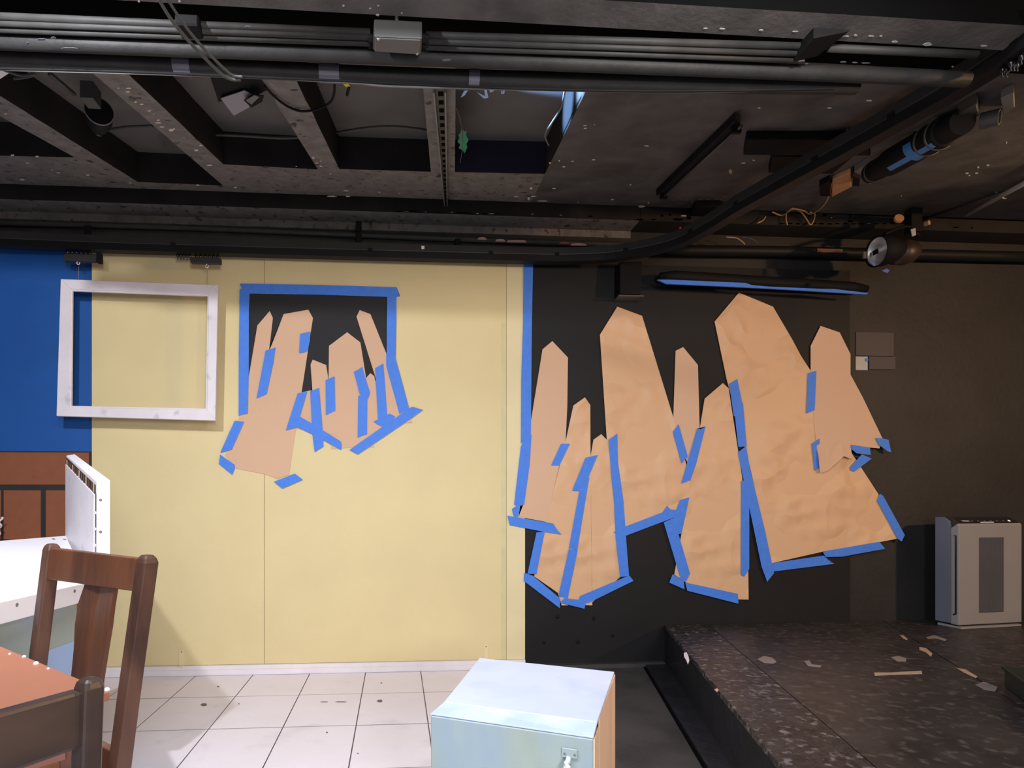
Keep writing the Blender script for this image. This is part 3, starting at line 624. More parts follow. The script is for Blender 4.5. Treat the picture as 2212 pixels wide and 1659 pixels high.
def wrap(px, py, w, label):
    c = aZ(px, py, EYE + 1.185); bm = NB(); d = Vector((w, 0, 0))
    lathe(bm, c - Vector((w / 2, 0, 0.0)), (1, 0, 0), [(0, 0.0230), (0, 0.0243), (w, 0.0243), (w, 0.0230)], 16)
    obj('tape_wrap', bm, M_TAPGREY, smooth=False, label=label, cat='tape', group='grey tape around the lowest pipe')
# coupling, elbow block, junction box
wrap(395, 143, 0.045, 'grey tape around the lowest pipe above the barn door lamp')
wrap(712, 158, 0.055, 'grey tape around the lowest pipe left of the slotted channel')
wrap(1023, 170, 0.03, 'grey tape around the lowest pipe above the green leaf')
p = aZ(412, 66, EYE + 1.195); bm = NB(); box(bm, (p.x - 0.028, p.y - 0.035, p.z - 0.012), (p.x + 0.03, p.y + 0.02, p.z + 0.016)); bevel(bm, 0.004, 1)
obj('coupling_block', bm, M_BLK, label='black coupling block clamped over the left conduits', cat='coupling')
p = aZ(1762, 95, EYE + 1.20); bm = NB(); hexa(bm, [(p.x - 0.035, p.y - 0.04, p.z - 0.018), (p.x + 0.06, p.y - 0.04, p.z + 0.005), (p.x + 0.03, p.y + 0.035, p.z - 0.005), (p.x - 0.035, p.y + 0.035, p.z - 0.022), (p.x - 0.035, p.y - 0.04, p.z + 0.03), (p.x + 0.06, p.y - 0.04, p.z + 0.03), (p.x + 0.03, p.y + 0.035, p.z + 0.03), (p.x - 0.035, p.y + 0.035, p.z + 0.03)])
obj('elbow_block', bm, M_BLK, label='black wedge block at the right end of the conduits', cat='coupling')
JB = thing('junction_box', 'grey painted junction box hung between the conduits', 'junction box', aZ(860, 118, EYE + 1.14))
q = [aZ(x, y, EYE + 1.165) for x, y in ((808, 79), (912, 84), (910, 117), (806, 110))]
bm = NB(); hexa(bm, q + [a + Vector((0, 0, 0.045)) for a in q]); bevel(bm, 0.004, 2); obj('body', bm, M_BLKG, JB)
bm = NB(); cq = sum(q, Vector()) / 4; hexa(bm, [cq + (a - cq) * 0.93 - Vector((0, 0, 0.003)) for a in q] + [cq + (a - cq) * 0.93 for a in q]); bevel(bm, 0.001, 1); obj('cover_plate', bm, mat('grey_black_plate_paint', (0.115, 0.108, 0.105), 0.55, var=0.08), JB)
for x in (806, 916):
    for y in (83, 96, 108):
        c = aZ(x, y, EYE + 1.195); bm = NB(); lathe(bm, c - Vector((0.012, 0, 0)), (1, 0, 0), [(0, 0), (0, 0.011), (0.024, 0.011), (0.024, 0)], 10); obj('connector', bm, M_BLK, JB)
for k in (0, 2):
    bm = NB(); lathe(bm, cq + (q[k] - cq) * 0.82 - Vector((0, 0, 0.003)), (0, 0, -1), [(0, 0.004), (0.002, 0.003), (0.0022, 0)], 8); obj('screw', bm, M_STEEL, JB)
bm = NB(); c = aZ(857, 52, EYE + 1.205); tube(bm, [c, c + Vector((-0.004, -0.06, 0.22))], 0.0045, 8); obj('hanger_rod', bm, M_GREY, smooth=True, label='thin hanger rod rising above the junction box', cat='rod')
bm = NB(); P = [(330, -25), (365, 35), (400, 80), (440, 123), (478, 160), (500, 171), (520, 172)]
tube(bm, spline([aZ(x, y, EYE + 1.10) for x, y in P], 5), 0.0042, 6); obj('cable', bm, M_BLKG, smooth=True, label='left of the two black cables crossing in front of the pipes', cat='cable')
bm = NB(); P = [(347, -25), (382, 30), (412, 72), (450, 115), (488, 152), (505, 164), (524, 166)]
tube(bm, spline([aZ(x, y, EYE + 1.102) for x, y in P], 5), 0.0036, 6); obj('cable', bm, M_BLKG, smooth=True, label='right of the two black cables crossing in front of the pipes', cat='cable')
# pipes along the wall soffit
def runY(name, px, Y, r, m, label, cat='pipe', n=12, parent=None):
    bm = NB(); pts = [aY(x, y, Y) for x, y in px]
    if len(pts) > 2: pts = spline(pts, 5)
    tube(bm, pts, r, n); return obj(name, bm, m, parent, smooth=True, label=label, cat=cat)
WP = runY('pipe', [(-120, 477), (400, 492), (780, 508), (1120, 521), (1370, 529)], 3.300, 0.014, M_PIPE2, 'thin black pipe along the soffit above yellow flat, peeling pink', 'pipe')
runY('pipe', [(-120, 501), (400, 511), (780, 527), (1120, 541), (1330, 549)], 3.335, 0.027, M_PIPE2, 'thick black pipe directly above the yellow flat top', 'pipe')
runY('pipe', [(1440, 541), (1700, 544), (2260, 556)], 3.33, 0.030, M_TRACK, 'thick black pipe above the black wall, behind the round lamp', 'pipe')
for (x, y) in ((775, 490), (775, 515), (989, 528), (190, 500)):
    c = aY(x, y, 3.285); bm = NB(); box(bm, (c.x - 0.016, 3.272, c.z - 0.028), (c.x + 0.016, 3.287 if y < 495 or y == 500 else 3.296, c.z + 0.028)); bevel(bm, 0.006, 2)
    obj('pipe_clamp', bm, M_BLK, label={(775, 490): 'black pipe clamp on thin soffit pipe, nearest the channel', (775, 515): 'black pipe clamp below the thin soffit pipe clamp', (989, 528): 'black pipe clamp above the right part of yellow flat', (190, 500): 'black pipe clamp above the left carrier block'}[(x, y)], cat='clamp')
# bare patches of primer on the thin pipe
for (x0, x1, y, m) in ((1032, 1052, 515, M_PINK), (1070, 1092, 519, M_PINK), (1095, 1138, 521, M_PINK), (1207, 1232, 525, M_RUST), (1232, 1268, 528, M_PINK), (1330, 1352, 531, M_RUST)):
    bm = NB(); a, b = aY(x0, y, 3.2860), aY(x1, y + 0.5, 3.2860)
    pts = [(a.x, 3.2853, a.z - 0.006), (b.x, 3.2853, b.z - 0.006), (b.x - 0.01, 3.2853, b.z + 0.006), ((a.x + b.x) / 2, 3.2853, a.z + 0.008), (a.x + 0.006, 3.2853, a.z + 0.005)]
    prism(bm, [Vector(p) for p in pts], (0, 0.002, 0)); obj('bare_patch', bm, m, WP)
for (x0, x1, y, m, l) in ((1765, 1820, 541, M_RUST, 'rusty bare patch on the pipe left of the round lamp'),):
    a, b = aY(x0, y - 4, 3.299), aY(x1, y + 5, 3.299); bm = NB(); box(bm, (a.x, 3.297, b.z), (b.x, 3.2998, a.z)); obj('rusty_label', bm, m, label=l, cat='label')

# ---------------------------------------------------------------- slotted channel, conduits, leaf
CHa, CHb = aC(937, 190, 0.012), aC(961, 447, 0.012); CHc, CHd = aC(962, 190, 0.012), aC(966, 447, 0.012)
SCN = thing('slotted_channel', 'slotted steel channel screwed under the joist beside the daylit bay', 'channel', (CHa + CHb) / 2)
bm = NB(); up = Vector((0, 0, 0.010)); hexa(bm, [CHa, CHc, CHd, CHb, CHa + up, CHc + up, CHd + up, CHb + up]); obj('web', bm, mat('dull_channel_metal', (0.045, 0.042, 0.040), 0.5, metal=0.2), SCN)
for (a, b, m) in ((CHa, CHb, M_STEEL), (CHc, CHd, M_STEEL)):
    bm = NB(); w = Vector((0.0025, 0, 0)); dn = Vector((0, 0, -0.016)); hexa(bm, [a - w + dn, a + w + dn, b + w + dn, b - w + dn, a - w, a + w, b + w, b - w]); obj('flange', bm, mat('channel_flange_metal', (0.24, 0.23, 0.225), 0.5, metal=0.4), SCN)
for i in range(22):
    t = (i + 0.4) / 22; a = CHa + (CHb - CHa) * t; b = CHc + (CHd - CHc) * t; w = b - a; dl = (CHb - CHa)* 0.022
    bm = NB(); z = Vector((0, 0, -0.0012)); p0, p1 = a + w * 0.34, a + w * 0.82
    prism(bm, [p0 + z, p1 + z, p1 + dl + z, p0 + dl + z], (0, 0, 0.0018)); obj('slot', bm, M_VOID, SCN)
def cableC(px, drop, r, m, label, name='cable'):
    bm = NB(); tube(bm, spline([aC(x, y, drop) if aC(x, y, drop).y < 3.2 else aY(x, y, 3.225) for x, y in px], 6), r, 7); return obj(name, bm, m, smooth=True, label=label, cat='cable')
def at(px, py, up):  # point above the ceiling plane, inside a bay
    return aC(px, py, -up)
def cableB(px, up, r, m, label, name='cable'):
    bm = NB(); pts = spline([at(x, y, up) for x, y in px], 8); tube(bm, pts, r, 7); return obj(name, bm, m, smooth=True, label=label, cat='cable')
cableB([(462, 291), (520, 293), (600, 298), (652, 297)], 0.10, 0.006, M_BLKG, 'armoured conduit inside the bay behind the barn door lamp', 'flexible_conduit')
cableB([(728, 287), (790, 277), (850, 274), (905, 279), (925, 283)], 0.10, 0.006, M_BLKG, 'armoured conduit arching inside the bay left of slotted channel', 'flexible_conduit')
cableB([(225, 283), (270, 275), (330, 272)], 0.10, 0.006, M_BLKG, 'armoured conduit inside the bay behind the cone lamp', 'flexible_conduit')
cableB([(1220, 196), (1212, 232), (1192, 265), (1178, 288), (1180, 302), (1186, 314)], 0.03, 0.0035, M_GREY, 'grey cable on the right side of the daylit bay')
cableB([(985, 232), (992, 252), (1000, 280)], 0.02, 0.002, M_STEM, 'brown stem wire holding the green leaf', 'wire')
LF = [(997, 276), (1003, 284), (1008, 283), (1006, 291), (1012, 302), (1007, 310), (1009, 318), (1003, 331), (999, 324), (991, 320), (994, 312), (988, 306), (993, 298), (990, 292), (995, 286)]
bm = NB(); LFT = thing('leaf', 'green cloth leaf hanging in the daylit ceiling bay', 'leaf', aC(1000, 331, 0.0)); prism(bm, [aC(x, y, -0.015) for x, y in LF], (0.001, 0.002, 0)); obj('blade', bm, M_LEAF, LFT)
bm = NB(); tube(bm, [aC(998, 280, -0.0135), aC(1000, 305, -0.0135), aC(998, 328, -0.0135), aC(994, 352, -0.01)], 0.0014, 5); obj('midrib', bm, M_STEM, LFT)
# torn plastic in the daylight
for k, c in enumerate(([(995, 211), (1003, 196), (1011, 195), (1004, 206)], [(1030, 199), (1044, 212), (1048, 213), (1055, 211), (1051, 193), (1046, 193), (1048, 208)], [(1056, 193), (1070, 192), (1066, 197), (1059, 200)], [(1081, 191), (1085, 201), (1087, 192), (1092, 192), (1089, 203), (1083, 203)])):
    bm = NB(); prism(bm, [aC(x, y, 0.02) for x, y in c], (0, 0.001, 0.001))
    obj('plastic_scrap', bm, M_GLOW, label=nth(k, 4) + ' of four torn pale blue plastic scraps under the lowest pipe', cat='scrap', group='torn plastic scraps in the daylit bay')
# strip fixture, boxes on the soffit
SF = thing('strip_light', 'unlit black strip light fixture fixed aslant to the ceiling', 'strip light', aC(1505, 330, 0.02))
a0, a1 = aC(1588, 240, 0.0), aC(1417, 408, 0.0); b0, b1 = aC(1600, 250, 0.0), aC(1438, 405, 0.0)
dn = Vector((0, 0, -0.035)); bm = NB(); hexa(bm, [a0 + dn, b0 + dn, b1 + dn, a1 + dn, a0, b0, b1, a1]); bevel(bm, 0.003, 1); obj('housing', bm, M_BLK, SF)
m0, m1 = (a0 + b0) / 2, (a1 + b1) / 2
bm = NB(); tube(bm, [m0 + Vector((0.012, 0, -0.045)), m1 + Vector((0.012, 0, -0.045))], 0.006, 8); obj('tube_lamp', bm, M_BLKG, SF, smooth=True)
for t in (0.03, 0.97):
    c = m0 + (m1 - m0) * t; bm = NB(); box(bm, (c.x - 0.012, c.y - 0.006, c.z - 0.06), (c.x + 0.022, c.y + 0.006, c.z - 0.0352)); obj('lamp_holder', bm, M_BLK, SF)
def cbox(pts, h, name, label, cat, m=M_BLK, bev=0.004):
    q = [aC(x, y, h) for x, y in pts]
    bm = NB(); hexa(bm, [Vector(p) for p in q] + [Vector((p.x, p.y, zc(p.y) - 0.0004)) for p in q]); bevel(bm, bev, 1)
    return obj(name, bm, m, label=label, cat=cat)
cbox([(1612, 302), (1880, 302), (1880, 337), (1606, 335)], 0.035, 'duct_box', 'long flat black box on the ceiling, upper of the pair behind track', 'duct')
cbox([(1668, 338), (1845, 338), (1800, 376), (1660, 374)], 0.035, 'duct_box', 'shorter flat black box on the ceiling, lower of the pair behind track', 'duct')
cbox([(1500, 447), (1560, 447), (1556, 470), (1490, 470)], 0.035, 'ceiling_plate', 'small black plate on the ceiling beside the peeling stencil marks', 'plate')

# ---------------------------------------------------------------- lamps in the bays
L1 = thing('cone_lamp', 'black cone spotlight hanging in the second ceiling bay', 'lamp', at(205, 270, 0.02))
c = at(196, 205, 0.03); bm = NB(); hexa(bm, [c + Vector(v) for v in ((-0.022, -0.03, -0.03), (0.022, -0.03, -0.03), (0.022, 0.03, -0.03), (-0.022, 0.03, -0.03), (-0.022, -0.03, 0.03), (0.022, -0.03, 0.03), (0.022, 0.03, 0.03), (-0.022, 0.03, 0.03))]); obj('adapter_box', bm, M_BLKG, L1)
bm = NB(); tube(bm, [at(108, 160, 0.05), at(160, 203, 0.05)], 0.008, 8); obj('arm', bm, M_BLKG, L1, smooth=True)
c = at(214, 240, 0.02); e = at(213, 288, 0.0); ax = (e - c).normalized(); lc = (e - c).length
bm = NB(); lathe(bm, c, ax, [(0.0, 0.0), (0.0, 0.044), (0.006, 0.048), (lc * 0.35, 0.046), (lc * 0.7, 0.030), (lc * 0.9, 0.016), (lc, 0.010), (lc, 0)], 24); obj('reflector_cone', bm, M_BLK, L1, smooth=False)
bm = NB(); lathe(bm, c - ax * 0.001, ax, [(0.0, 0.047), (0.002, 0.0495), (0.005, 0.0495), (0.007, 0.047)], 28); obj('rim', bm, M_GREY, L1, smooth=True)
bm = NB(); lathe(bm, c + ax * lc * 0.78, ax, [(0.0, 0.0265), (lc * 0.14, 0.017), (lc * 0.24, 0.009), (lc * 0.26, 0)], 16); obj('bulb_tip', bm, M_WBLOCK, L1, smooth=True)
L2 = thing('barn_door_lamp', 'black stage lamp with pale open flaps in the third ceiling bay', 'lamp', at(520, 215, 0.0))
def flap(pts, up, m, nm, th=0.003):
    bm = NB(); prism(bm, [at(x, y, up) for x, y in pts], (0, 0, th)); obj(nm, bm, m, L2)
flap([(452, 160), (575, 170), (582, 192), (556, 206), (510, 212), (472, 220)], 0.03, M_BLK, 'housing', 0.06)
flap([(477, 213), (528, 196), (548, 206), (538, 232), (505, 250)], 0.02, mat('pale_lamp_flap', srgb(150, 148, 158), 0.5), 'flap')
flap([(527, 217), (548, 203), (570, 208), (566, 220), (543, 233)], 0.005, M_BLK, 'flap')
flap([(531, 217), (549, 206), (560, 210), (543, 226)], -0.002, M_GREY, 'lens')
cableB([(572, 186), (590, 206), (618, 228), (650, 240), (685, 236), (712, 222), (722, 200), (722, 170)], -0.01, 0.0042, M_BLK, 'black cable looping right from the barn door lamp')
# white lamp at top left edge, hook, small plug
bm = NB(); prism(bm, [aC(x, y, 0.01) for x, y in ((-30, 150), (0, 150), (24, 155), (12, 163), (-30, 190))], (0, 0.004, 0.008)); obj('clip_lamp', bm, M_WHITE, label='white clip lamp corner cut by the left picture edge', cat='lamp')
cableC([(-20, 138), (10, 152), (45, 163), (75, 160), (60, 166), (30, 170)], 0.03, 0.004, M_BLKG, 'dark cable hook beside the white clip lamp')
bm = NB(); prism(bm, [aC(x, y, 0.02) for x, y in ((741, 182), (752, 181), (757, 186), (751, 190), (745, 186))], (0, 0.004, 0.008)); obj('plug', bm, M_YEL, label='small yellow plug dangling from the lowest pipe', cat='plug')
bm = NB(); tube(bm, [aC(754, 187, 0.02), aC(750, 205, 0.015)], 0.005, 6); obj('cable_end', bm, M_BLK, label='short black cable end under the yellow plug', cat='cable')
bm = NB(); prism(bm, [at(x, y, 0.06) for x, y in ((340, 295), (352, 288), (372, 302), (358, 320))], (0, 0.01, 0.01)); obj('grey_tab', bm, M_BLKG, label='grey cardboard tab under the second joist', cat='tab')

# ---------------------------------------------------------------- things behind the right part of the track
def aTrk(px, py, drop): return aC(px, py, drop)
SP = thing('stage_spotlight', 'black cylindrical stage spotlight with a blue tape cross', 'spotlight', aC(1980, 340, 0.08))
c0, c1 = aC(1880, 375, 0.06), aC(2080, 262, 0.06)
ax = (c1 - c0).normalized(); Ls = (c1 - c0).length
bm = NB(); lathe(bm, c0, ax, [(0, 0), (0, 0.036), (0.01, 0.042), (Ls * 0.25, 0.046), (Ls * 0.26, 0.052), (Ls * 0.85, 0.052), (Ls * 0.86, 0.044), (Ls, 0.042), (Ls, 0)], 28); obj('barrel', bm, M_BLK, SP, smooth=False)
for s, r in ((0.03, 0.0440), (Ls * 0.68, 0.0545), (Ls * 0.79, 0.0545)):
    bm = NB(); lathe(bm, c0 + ax * s, ax, [(0, r - 0.003), (0, r), (0.004, r + 0.001), (0.008, r), (0.008, r - 0.003)], 28); obj('ring', bm, M_BLKG, SP, smooth=True)
view = (Vector((0, 0, EYE)) - (c0 + c1) / 2).normalized(); sd = ax.cross(view).normalized(); fr = sd.cross(ax).normalized(); fr = fr if fr.dot(view) > 0 else -fr
def on_barrel(s, ang, r=0.0530): return c0 + ax * s + (fr * math.cos(ang) + sd * math.sin(ang)) * r
bm = NB()
def patch(bm, s0, s1, a0, a1, sk=0.0):
    n = 6; V = []
    for i in range(n + 1):
        a = a0 + (a1 - a0) * i / n; k = sk * (i / n - 0.5)
        V.append((bm.verts.new(on_barrel(s0 + k, a)), bm.verts.new(on_barrel(s1 + k, a)), bm.verts.new(on_barrel(s1 + k, a, 0.0537)), bm.verts.new(on_barrel(s0 + k, a, 0.0537))))
    for i in range(n):
        for j in range(4): bm.faces.new([V[i][j], V[i][(j + 1) % 4], V[i + 1][(j + 1) % 4], V[i + 1][j]])
    bm.faces.new(V[0]); bm.faces.new(V[-1][::-1])
patch(bm, Ls * 0.36, Ls * 0.84, 0.22 if sd.z < 0 else -0.62, 0.62 if sd.z < 0 else -0.22); obj('tape_strip', bm, M_TAPEDK, SP)
bm = NB(); patch(bm, Ls * 0.585, Ls * 0.67, -0.6, 1.0, 0.02); obj('tape_strip', bm, M_TAPEDK, SP)
bm = NB(); tube(bm, [c0 + ax * Ls * 0.55 + Vector((0, 0, 0.045)), c0 + ax * Ls * 0.55 + Vector((0, 0, 0.075))], 0.008, 8); obj('stem', bm, M_BLK, SP)
cbox([(1798, 389), (1838, 371), (1839, 404), (1797, 426)], 0.02, 'wood_block', 'raw tan wood block on the ceiling behind the track', 'block', M_WBLOCK, 0.002)
cbox([(1845, 372), (1878, 352), (1872, 376), (1848, 388)], 0.03, 'grey_bracket', 'dull grey bracket beside the raw wood block', 'bracket', M_GREY, 0.002)
cbox([(1842, 380), (1858, 386), (1856, 403), (1842, 402)], 0.045, 'black_clip', 'square black clip touching the raw wood block', 'clip', M_BLK, 0.002)
cbox([(1770, 402), (1793, 391), (1793, 424), (1772, 424)], 0.03, 'black_clip', 'black clip left of the raw wood block', 'clip', M_BLK, 0.002)
cbox([(2068, 250), (2110, 225), (2116, 250), (2074, 276)], 0.04, 'grey_bracket', 'dark grey bracket right of the taped spotlight', 'bracket', M_BLKG, 0.003)
cbox([(2162, 213), (2190, 200), (2192, 232), (2167, 248)], 0.03, 'grey_plate', 'pale grey plate hanging under the track near right edge', 'plate', M_GREY, 0.002)
e0, e1 = aC(2118, 262, 0.05), aC(2160, 252, 0.05); bm = NB(); lathe(bm, e0, e1 - e0, [(0, 0), (0, 0.026), ((e1 - e0).length, 0.026), ((e1 - e0).length, 0.02), (0.02, 0.018), (0.02, 0)], 20); obj('lamp_can', bm, M_BLKG, smooth=False, label='short dark lamp can between grey bracket and pale plate', cat='lamp')
for (pts, r, m, lab) in (
    ([(1668, 458), (1690, 465), (1712, 452), (1735, 455), (1752, 462), (1775, 448), (1790, 425), (1797, 395)], 0.004, M_CABLE, 'tan cable looping from the wood block along the track'),
    ([(1700, 458), (1712, 450), (1730, 458), (1740, 470), (1750, 485), (1757, 478), (1760, 462), (1750, 458)], 0.0035, M_CABLE, 'tan cable coil hanging at the soffit edge'),
    ([(1698, 462), (1698, 475), (1701, 486)], 0.0035, M_CABLE, 'short tan cable end hanging left of the coil'),
    ([(1636, 482), (1648, 476), (1654, 468)], 0.0035, M_CABLE, 'pale cable end beside the curved track'),
    ([(1568, 512), (1590, 514), (1602, 521), (1609, 528)], 0.003, M_CABLE, 'pale wire end above the thick pipe on the left'),
    ([(1600, 512), (1628, 518), (1637, 527)], 0.003, M_BLKG, 'dark wire end above the thick pipe on the right'),
    ([(1884, 290), (1896, 268), (1912, 245), (1925, 232), (1945, 227), (1970, 217)], 0.0045, M_COPPER, 'copper brown wire running up over the ceiling by track')):
    cableC(pts, 0.012, r, m, lab, 'wire' if 'wire' in lab else 'cable')
for (x, y, h, lab) in ((2085, 184, 0.03, 'red clip on top of the track near the right edge'), (1463, 523, 0.022, 'red clip on the track where it begins to curve')):
    b = near_track(x, y); c = Vector((b.x, b.y, b.z + 0.0575)); bm = NB(); hexa(bm, [c + Vector(v) for v in ((-0.006, -0.005, 0), (0.006, -0.005, 0), (0.006, 0.005, 0), (-0.006, 0.005, 0), (-0.003, -0.004, h), (0.004, -0.004, h), (0.004, 0.004, h), (-0.003, 0.004, h))]); obj('red_clip', bm, M_RED, label=lab, cat='clip')
# conduit on the right
PC = thing('steel_conduit', 'pale steel conduit running out of frame at the right ceiling', 'conduit', aC(2150, 430, 0.05))
bm = NB(); tube(bm, [aC(2089, 463, 0.03), aC(2290, 353, 0.03)], 0.012, 12); obj('pipe', bm, mat('pale_conduit_paint', (0.36, 0.35, 0.34), 0.45), PC, smooth=True)
c = aC(2158, 428, 0.03); bm = NB(); tube(bm, spline([c + Vector((-0.02, 0, 0.03)), c + Vector((-0.012, -0.012, 0.004)), c + Vector((0.005, -0.016, -0.008)), c + Vector((0.03, -0.006, -0.004))], 5), 0.004, 6); obj('strap', bm, M_STEEL, PC, smooth=True)
runZ = aC(1985, 478, 0.02); bm = NB(); tube(bm, [aC(1990, 476, 0.02), aC(2290, 375, 0.02)], 0.01, 8); obj('conduit', bm, M_BLKG, smooth=True, label='dark conduit beside the pale steel conduit', cat='conduit')

# round lamp against the wall
RL = thing('par_lamp', 'round black lamp with silver reflector on the right wall', 'lamp', aY(1930, 585, 3.1))
c = aY(1898, 543, 3.02); ax = Vector((-0.985, 0.02, -0.10)).normalized()
bm = NB(); lathe(bm, c - ax * 0.13, ax, [(0, 0), (0.0, 0.035), (0.03, 0.055), (0.09, 0.074), (0.145, 0.080), (0.147, 0.076), (0.09, 0.069), (0.04, 0.05)], 36); obj('can', bm, M_BLK, RL, smooth=True)
bm = NB(); lathe(bm, c - ax * 0.07, ax, [(0, 0.0), (0.004, 0.02), (0.02, 0.045), (0.05, 0.062), (0.075, 0.068), (0.077, 0.071)], 36); obj('reflector', bm, M_SILVER, RL, smooth=True)
bm = NB(); d = ax; a_, b_ = frame_axes(d); q = c + d * 0.004; hexa(bm, [q + a_ * x + b_ * y + d * z for z in (0, 0.006) for x, y in ((-0.004, -0.01), (0.03, -0.01), (0.03, 0.014), (-0.004, 0.014))]); obj('lamp_clip', bm, M_BLK, RL)
rust = mat('dark_red_brown_metal', (0.035, 0.016, 0.014), 0.45, var=0.2)
c2 = aY(1955, 545, 3.05); bm = NB(); lathe(bm, c2 + ax * 0.06, -ax, [(0, 0), (0, 0.060), (0.05, 0.066), (0.10, 0.055), (0.13, 0.03), (0.135, 0)], 30); obj('back_housing', bm, rust, RL, smooth=True)
bm = NB(); tube(bm, spline([aY(1912, 505, 3.02), aY(1935, 495, 3.04), aY(1965, 490, 3.06), aY(1985, 510, 3.08)], 5), 0.009, 7); obj('yoke', bm, M_BLK, RL, smooth=True)
p = aY(1972, 492, 3.08); bm = NB(); box(bm, (p.x - 0.035, 3.05, p.z - 0.03), (p.x + 0.03, 3.10, zc(3.05) - 0.002)); bevel(bm, 0.006, 2); obj('clamp', bm, M_BLK, RL)
p = aY(1973, 502, 3.04); bm = NB(); hexa(bm, [p + Vector(v) for v in ((-0.006, 0, -0.022), (0.016, 0, -0.014), (0.012, 0, 0.024), (-0.014, 0, 0.016), (-0.006, 0.004, -0.022), (0.016, 0.004, -0.014), (0.012, 0.004, 0.024), (-0.014, 0.004, 0.016))]); obj('tag', bm, M_TAB, RL, label='small white paper tag')
p = aY(1998, 484, 3.06); bm = NB(); lathe(bm, p, (0.4, -1, 0), [(0, 0), (0, 0.013), (0.02, 0.013), (0.02, 0)], 8); obj('bolt', bm, M_WBLOCK, RL)
p = aY(1940, 474, 3.06); bm = NB(); lathe(bm, p, (-0.2, -1, 0.3), [(0, 0), (0, 0.024), (0.012, 0.024), (0.012, 0)], 12); obj('knob', bm, M_WBLOCK, RL)
for q in (((1872, 556), (1880, 562), (1893, 572), (1888, 575)), ((1905, 585), (1915, 580), (1922, 584), (1917, 590))):
    bm = NB(); prism(bm, [aY(x, y, 2.985) for x, y in q], (0, 0.001, 0)); obj('tape_tab', bm, mat('violet_blue_tape', srgb(80, 100, 200), 0.5), RL)
bm = NB(); p = aY(1867, 550, 2.99); box(bm, (p.x - 0.008, 2.985, p.z - 0.02), (p.x + 0.008, 2.995, p.z + 0.014)); obj('lug', bm, M_BLKG, RL)

# black wall things
TB = thing('wall_tube', 'black tube with blue tape along its lower edge, mounted on black wall', 'tube', aY(1640, 620, 3.3))
w0, w1 = aY(1426, 596, 3.27), aY(1872, 624, 3.33)
n = 14; bm = NB(); tube(bm, [w0 + (w1 - w0) * (i / n) for i in range(n + 1)], [0.018] + [0.034] * (n - 1) + [0.02], 14); obj('body', bm, M_BLK, TB, smooth=True)
bm = NB(); P0 = [(1420, 604), (1445, 604), (1610, 611), (1625, 616), (1660, 619), (1775, 624), (1800, 624), (1876, 633), (1872, 636), (1775, 630), (1660, 623), (1600, 620), (1440, 613)]
prism(bm, [aY(x, y, 3.228) for x, y in P0], (0, 0.01, 0)); obj('tape_edge', bm, M_TAPE, TB)
bx = aY(1362, 600, 3.30); SPK = thing('wall_speaker', 'small black box on a bracket high on the black wall', 'speaker', (bx.x, 3.32, aY(1362, 640, 3.3).z))
bm = NB(); z0, z1 = aY(1362, 636, 3.28).z, aY(1362, 566, 3.28).z; x0, x1_ = aY(1338, 600, 3.28).x, aY(1386, 600, 3.28).x
hexa(bm, [(x0, 3.27, z0), (x1_ - 0.012, 3.26, z0 - 0.004), (x1_ - 0.012, 3.355, z0), (x0, 3.355, z0), (x0 + 0.004, 3.28, z1), (x1_, 3.27, z1), (x1_, 3.355, z1), (x0 + 0.004, 3.355, z1)]); bevel(bm, 0.004, 2); obj('cabinet', bm, M_BLK, SPK)
bm = NB(); box(bm, (x0 - 0.01, 3.265, z0 - 0.016), (x1_ + 0.008, 3.363, z0 - 0.008)); obj('shelf_bracket', bm, M_BLKG, SPK)
EP = thing('electrical_plate', 'square grey cover plate on the wall right of crystals', 'cover plate', aY(1890, 800, 3.38))
def plate(x0, y0, x1, y1, d, m, nm, th=0.004):
    a, b = aY(x0, y0, 3.398), aY(x1, y1, 3.398); bm = NB(); box(bm, (a.x, 3.398 - d - th, b.z), (b.x, 3.399 - d if d > 0 else 3.3995, a.z)); bevel(bm, 0.0015, 1); obj(nm, bm, m, EP)
plate(1848, 717, 1930, 770, 0.0, M_PLATEGREY, 'upper_plate'); plate(1876, 770, 1933, 799, 0.0, M_PLATEGREY, 'lower_plate', 0.006); plate(1848, 770, 1874, 800, 0.0, M_TAB, 'tape_patch', 0.003)
c = aY(1873, 777, 3.39); bm = NB(); lathe(bm, (c.x, 3.3925, c.z), (0, -1, 0), [(0, 0), (0, 0.010), (0.002, 0.009), (0.002, 0)], 14); obj('blue_dot', bm, M_TAPE, EP)

# bolts on the black wall near the floor
for (x, y, r, w) in ((1204, 1332, 0.011, 'upper left of the five'), (1282, 1336, 0.010, 'upper right of the five'), (1248, 1386, 0.012, 'lowest middle of the five'), (1323, 1373, 0.010, 'rightmost of the five'), (1175, 1388, 0.009, 'leftmost of the five')):
    c = aY(x, y, YK); bm = NB(); lathe(bm, (c.x, YK, c.z), (0, -1, 0), [(0, r), (0.003, r * 0.95), (0.006, r * 0.55), (0.0065, 0)], 12)
    obj('bolt', bm, M_BLK, smooth=True, label=w + ' black bolt heads low on the black wall', cat='bolt', group='bolt heads low on the black wall')

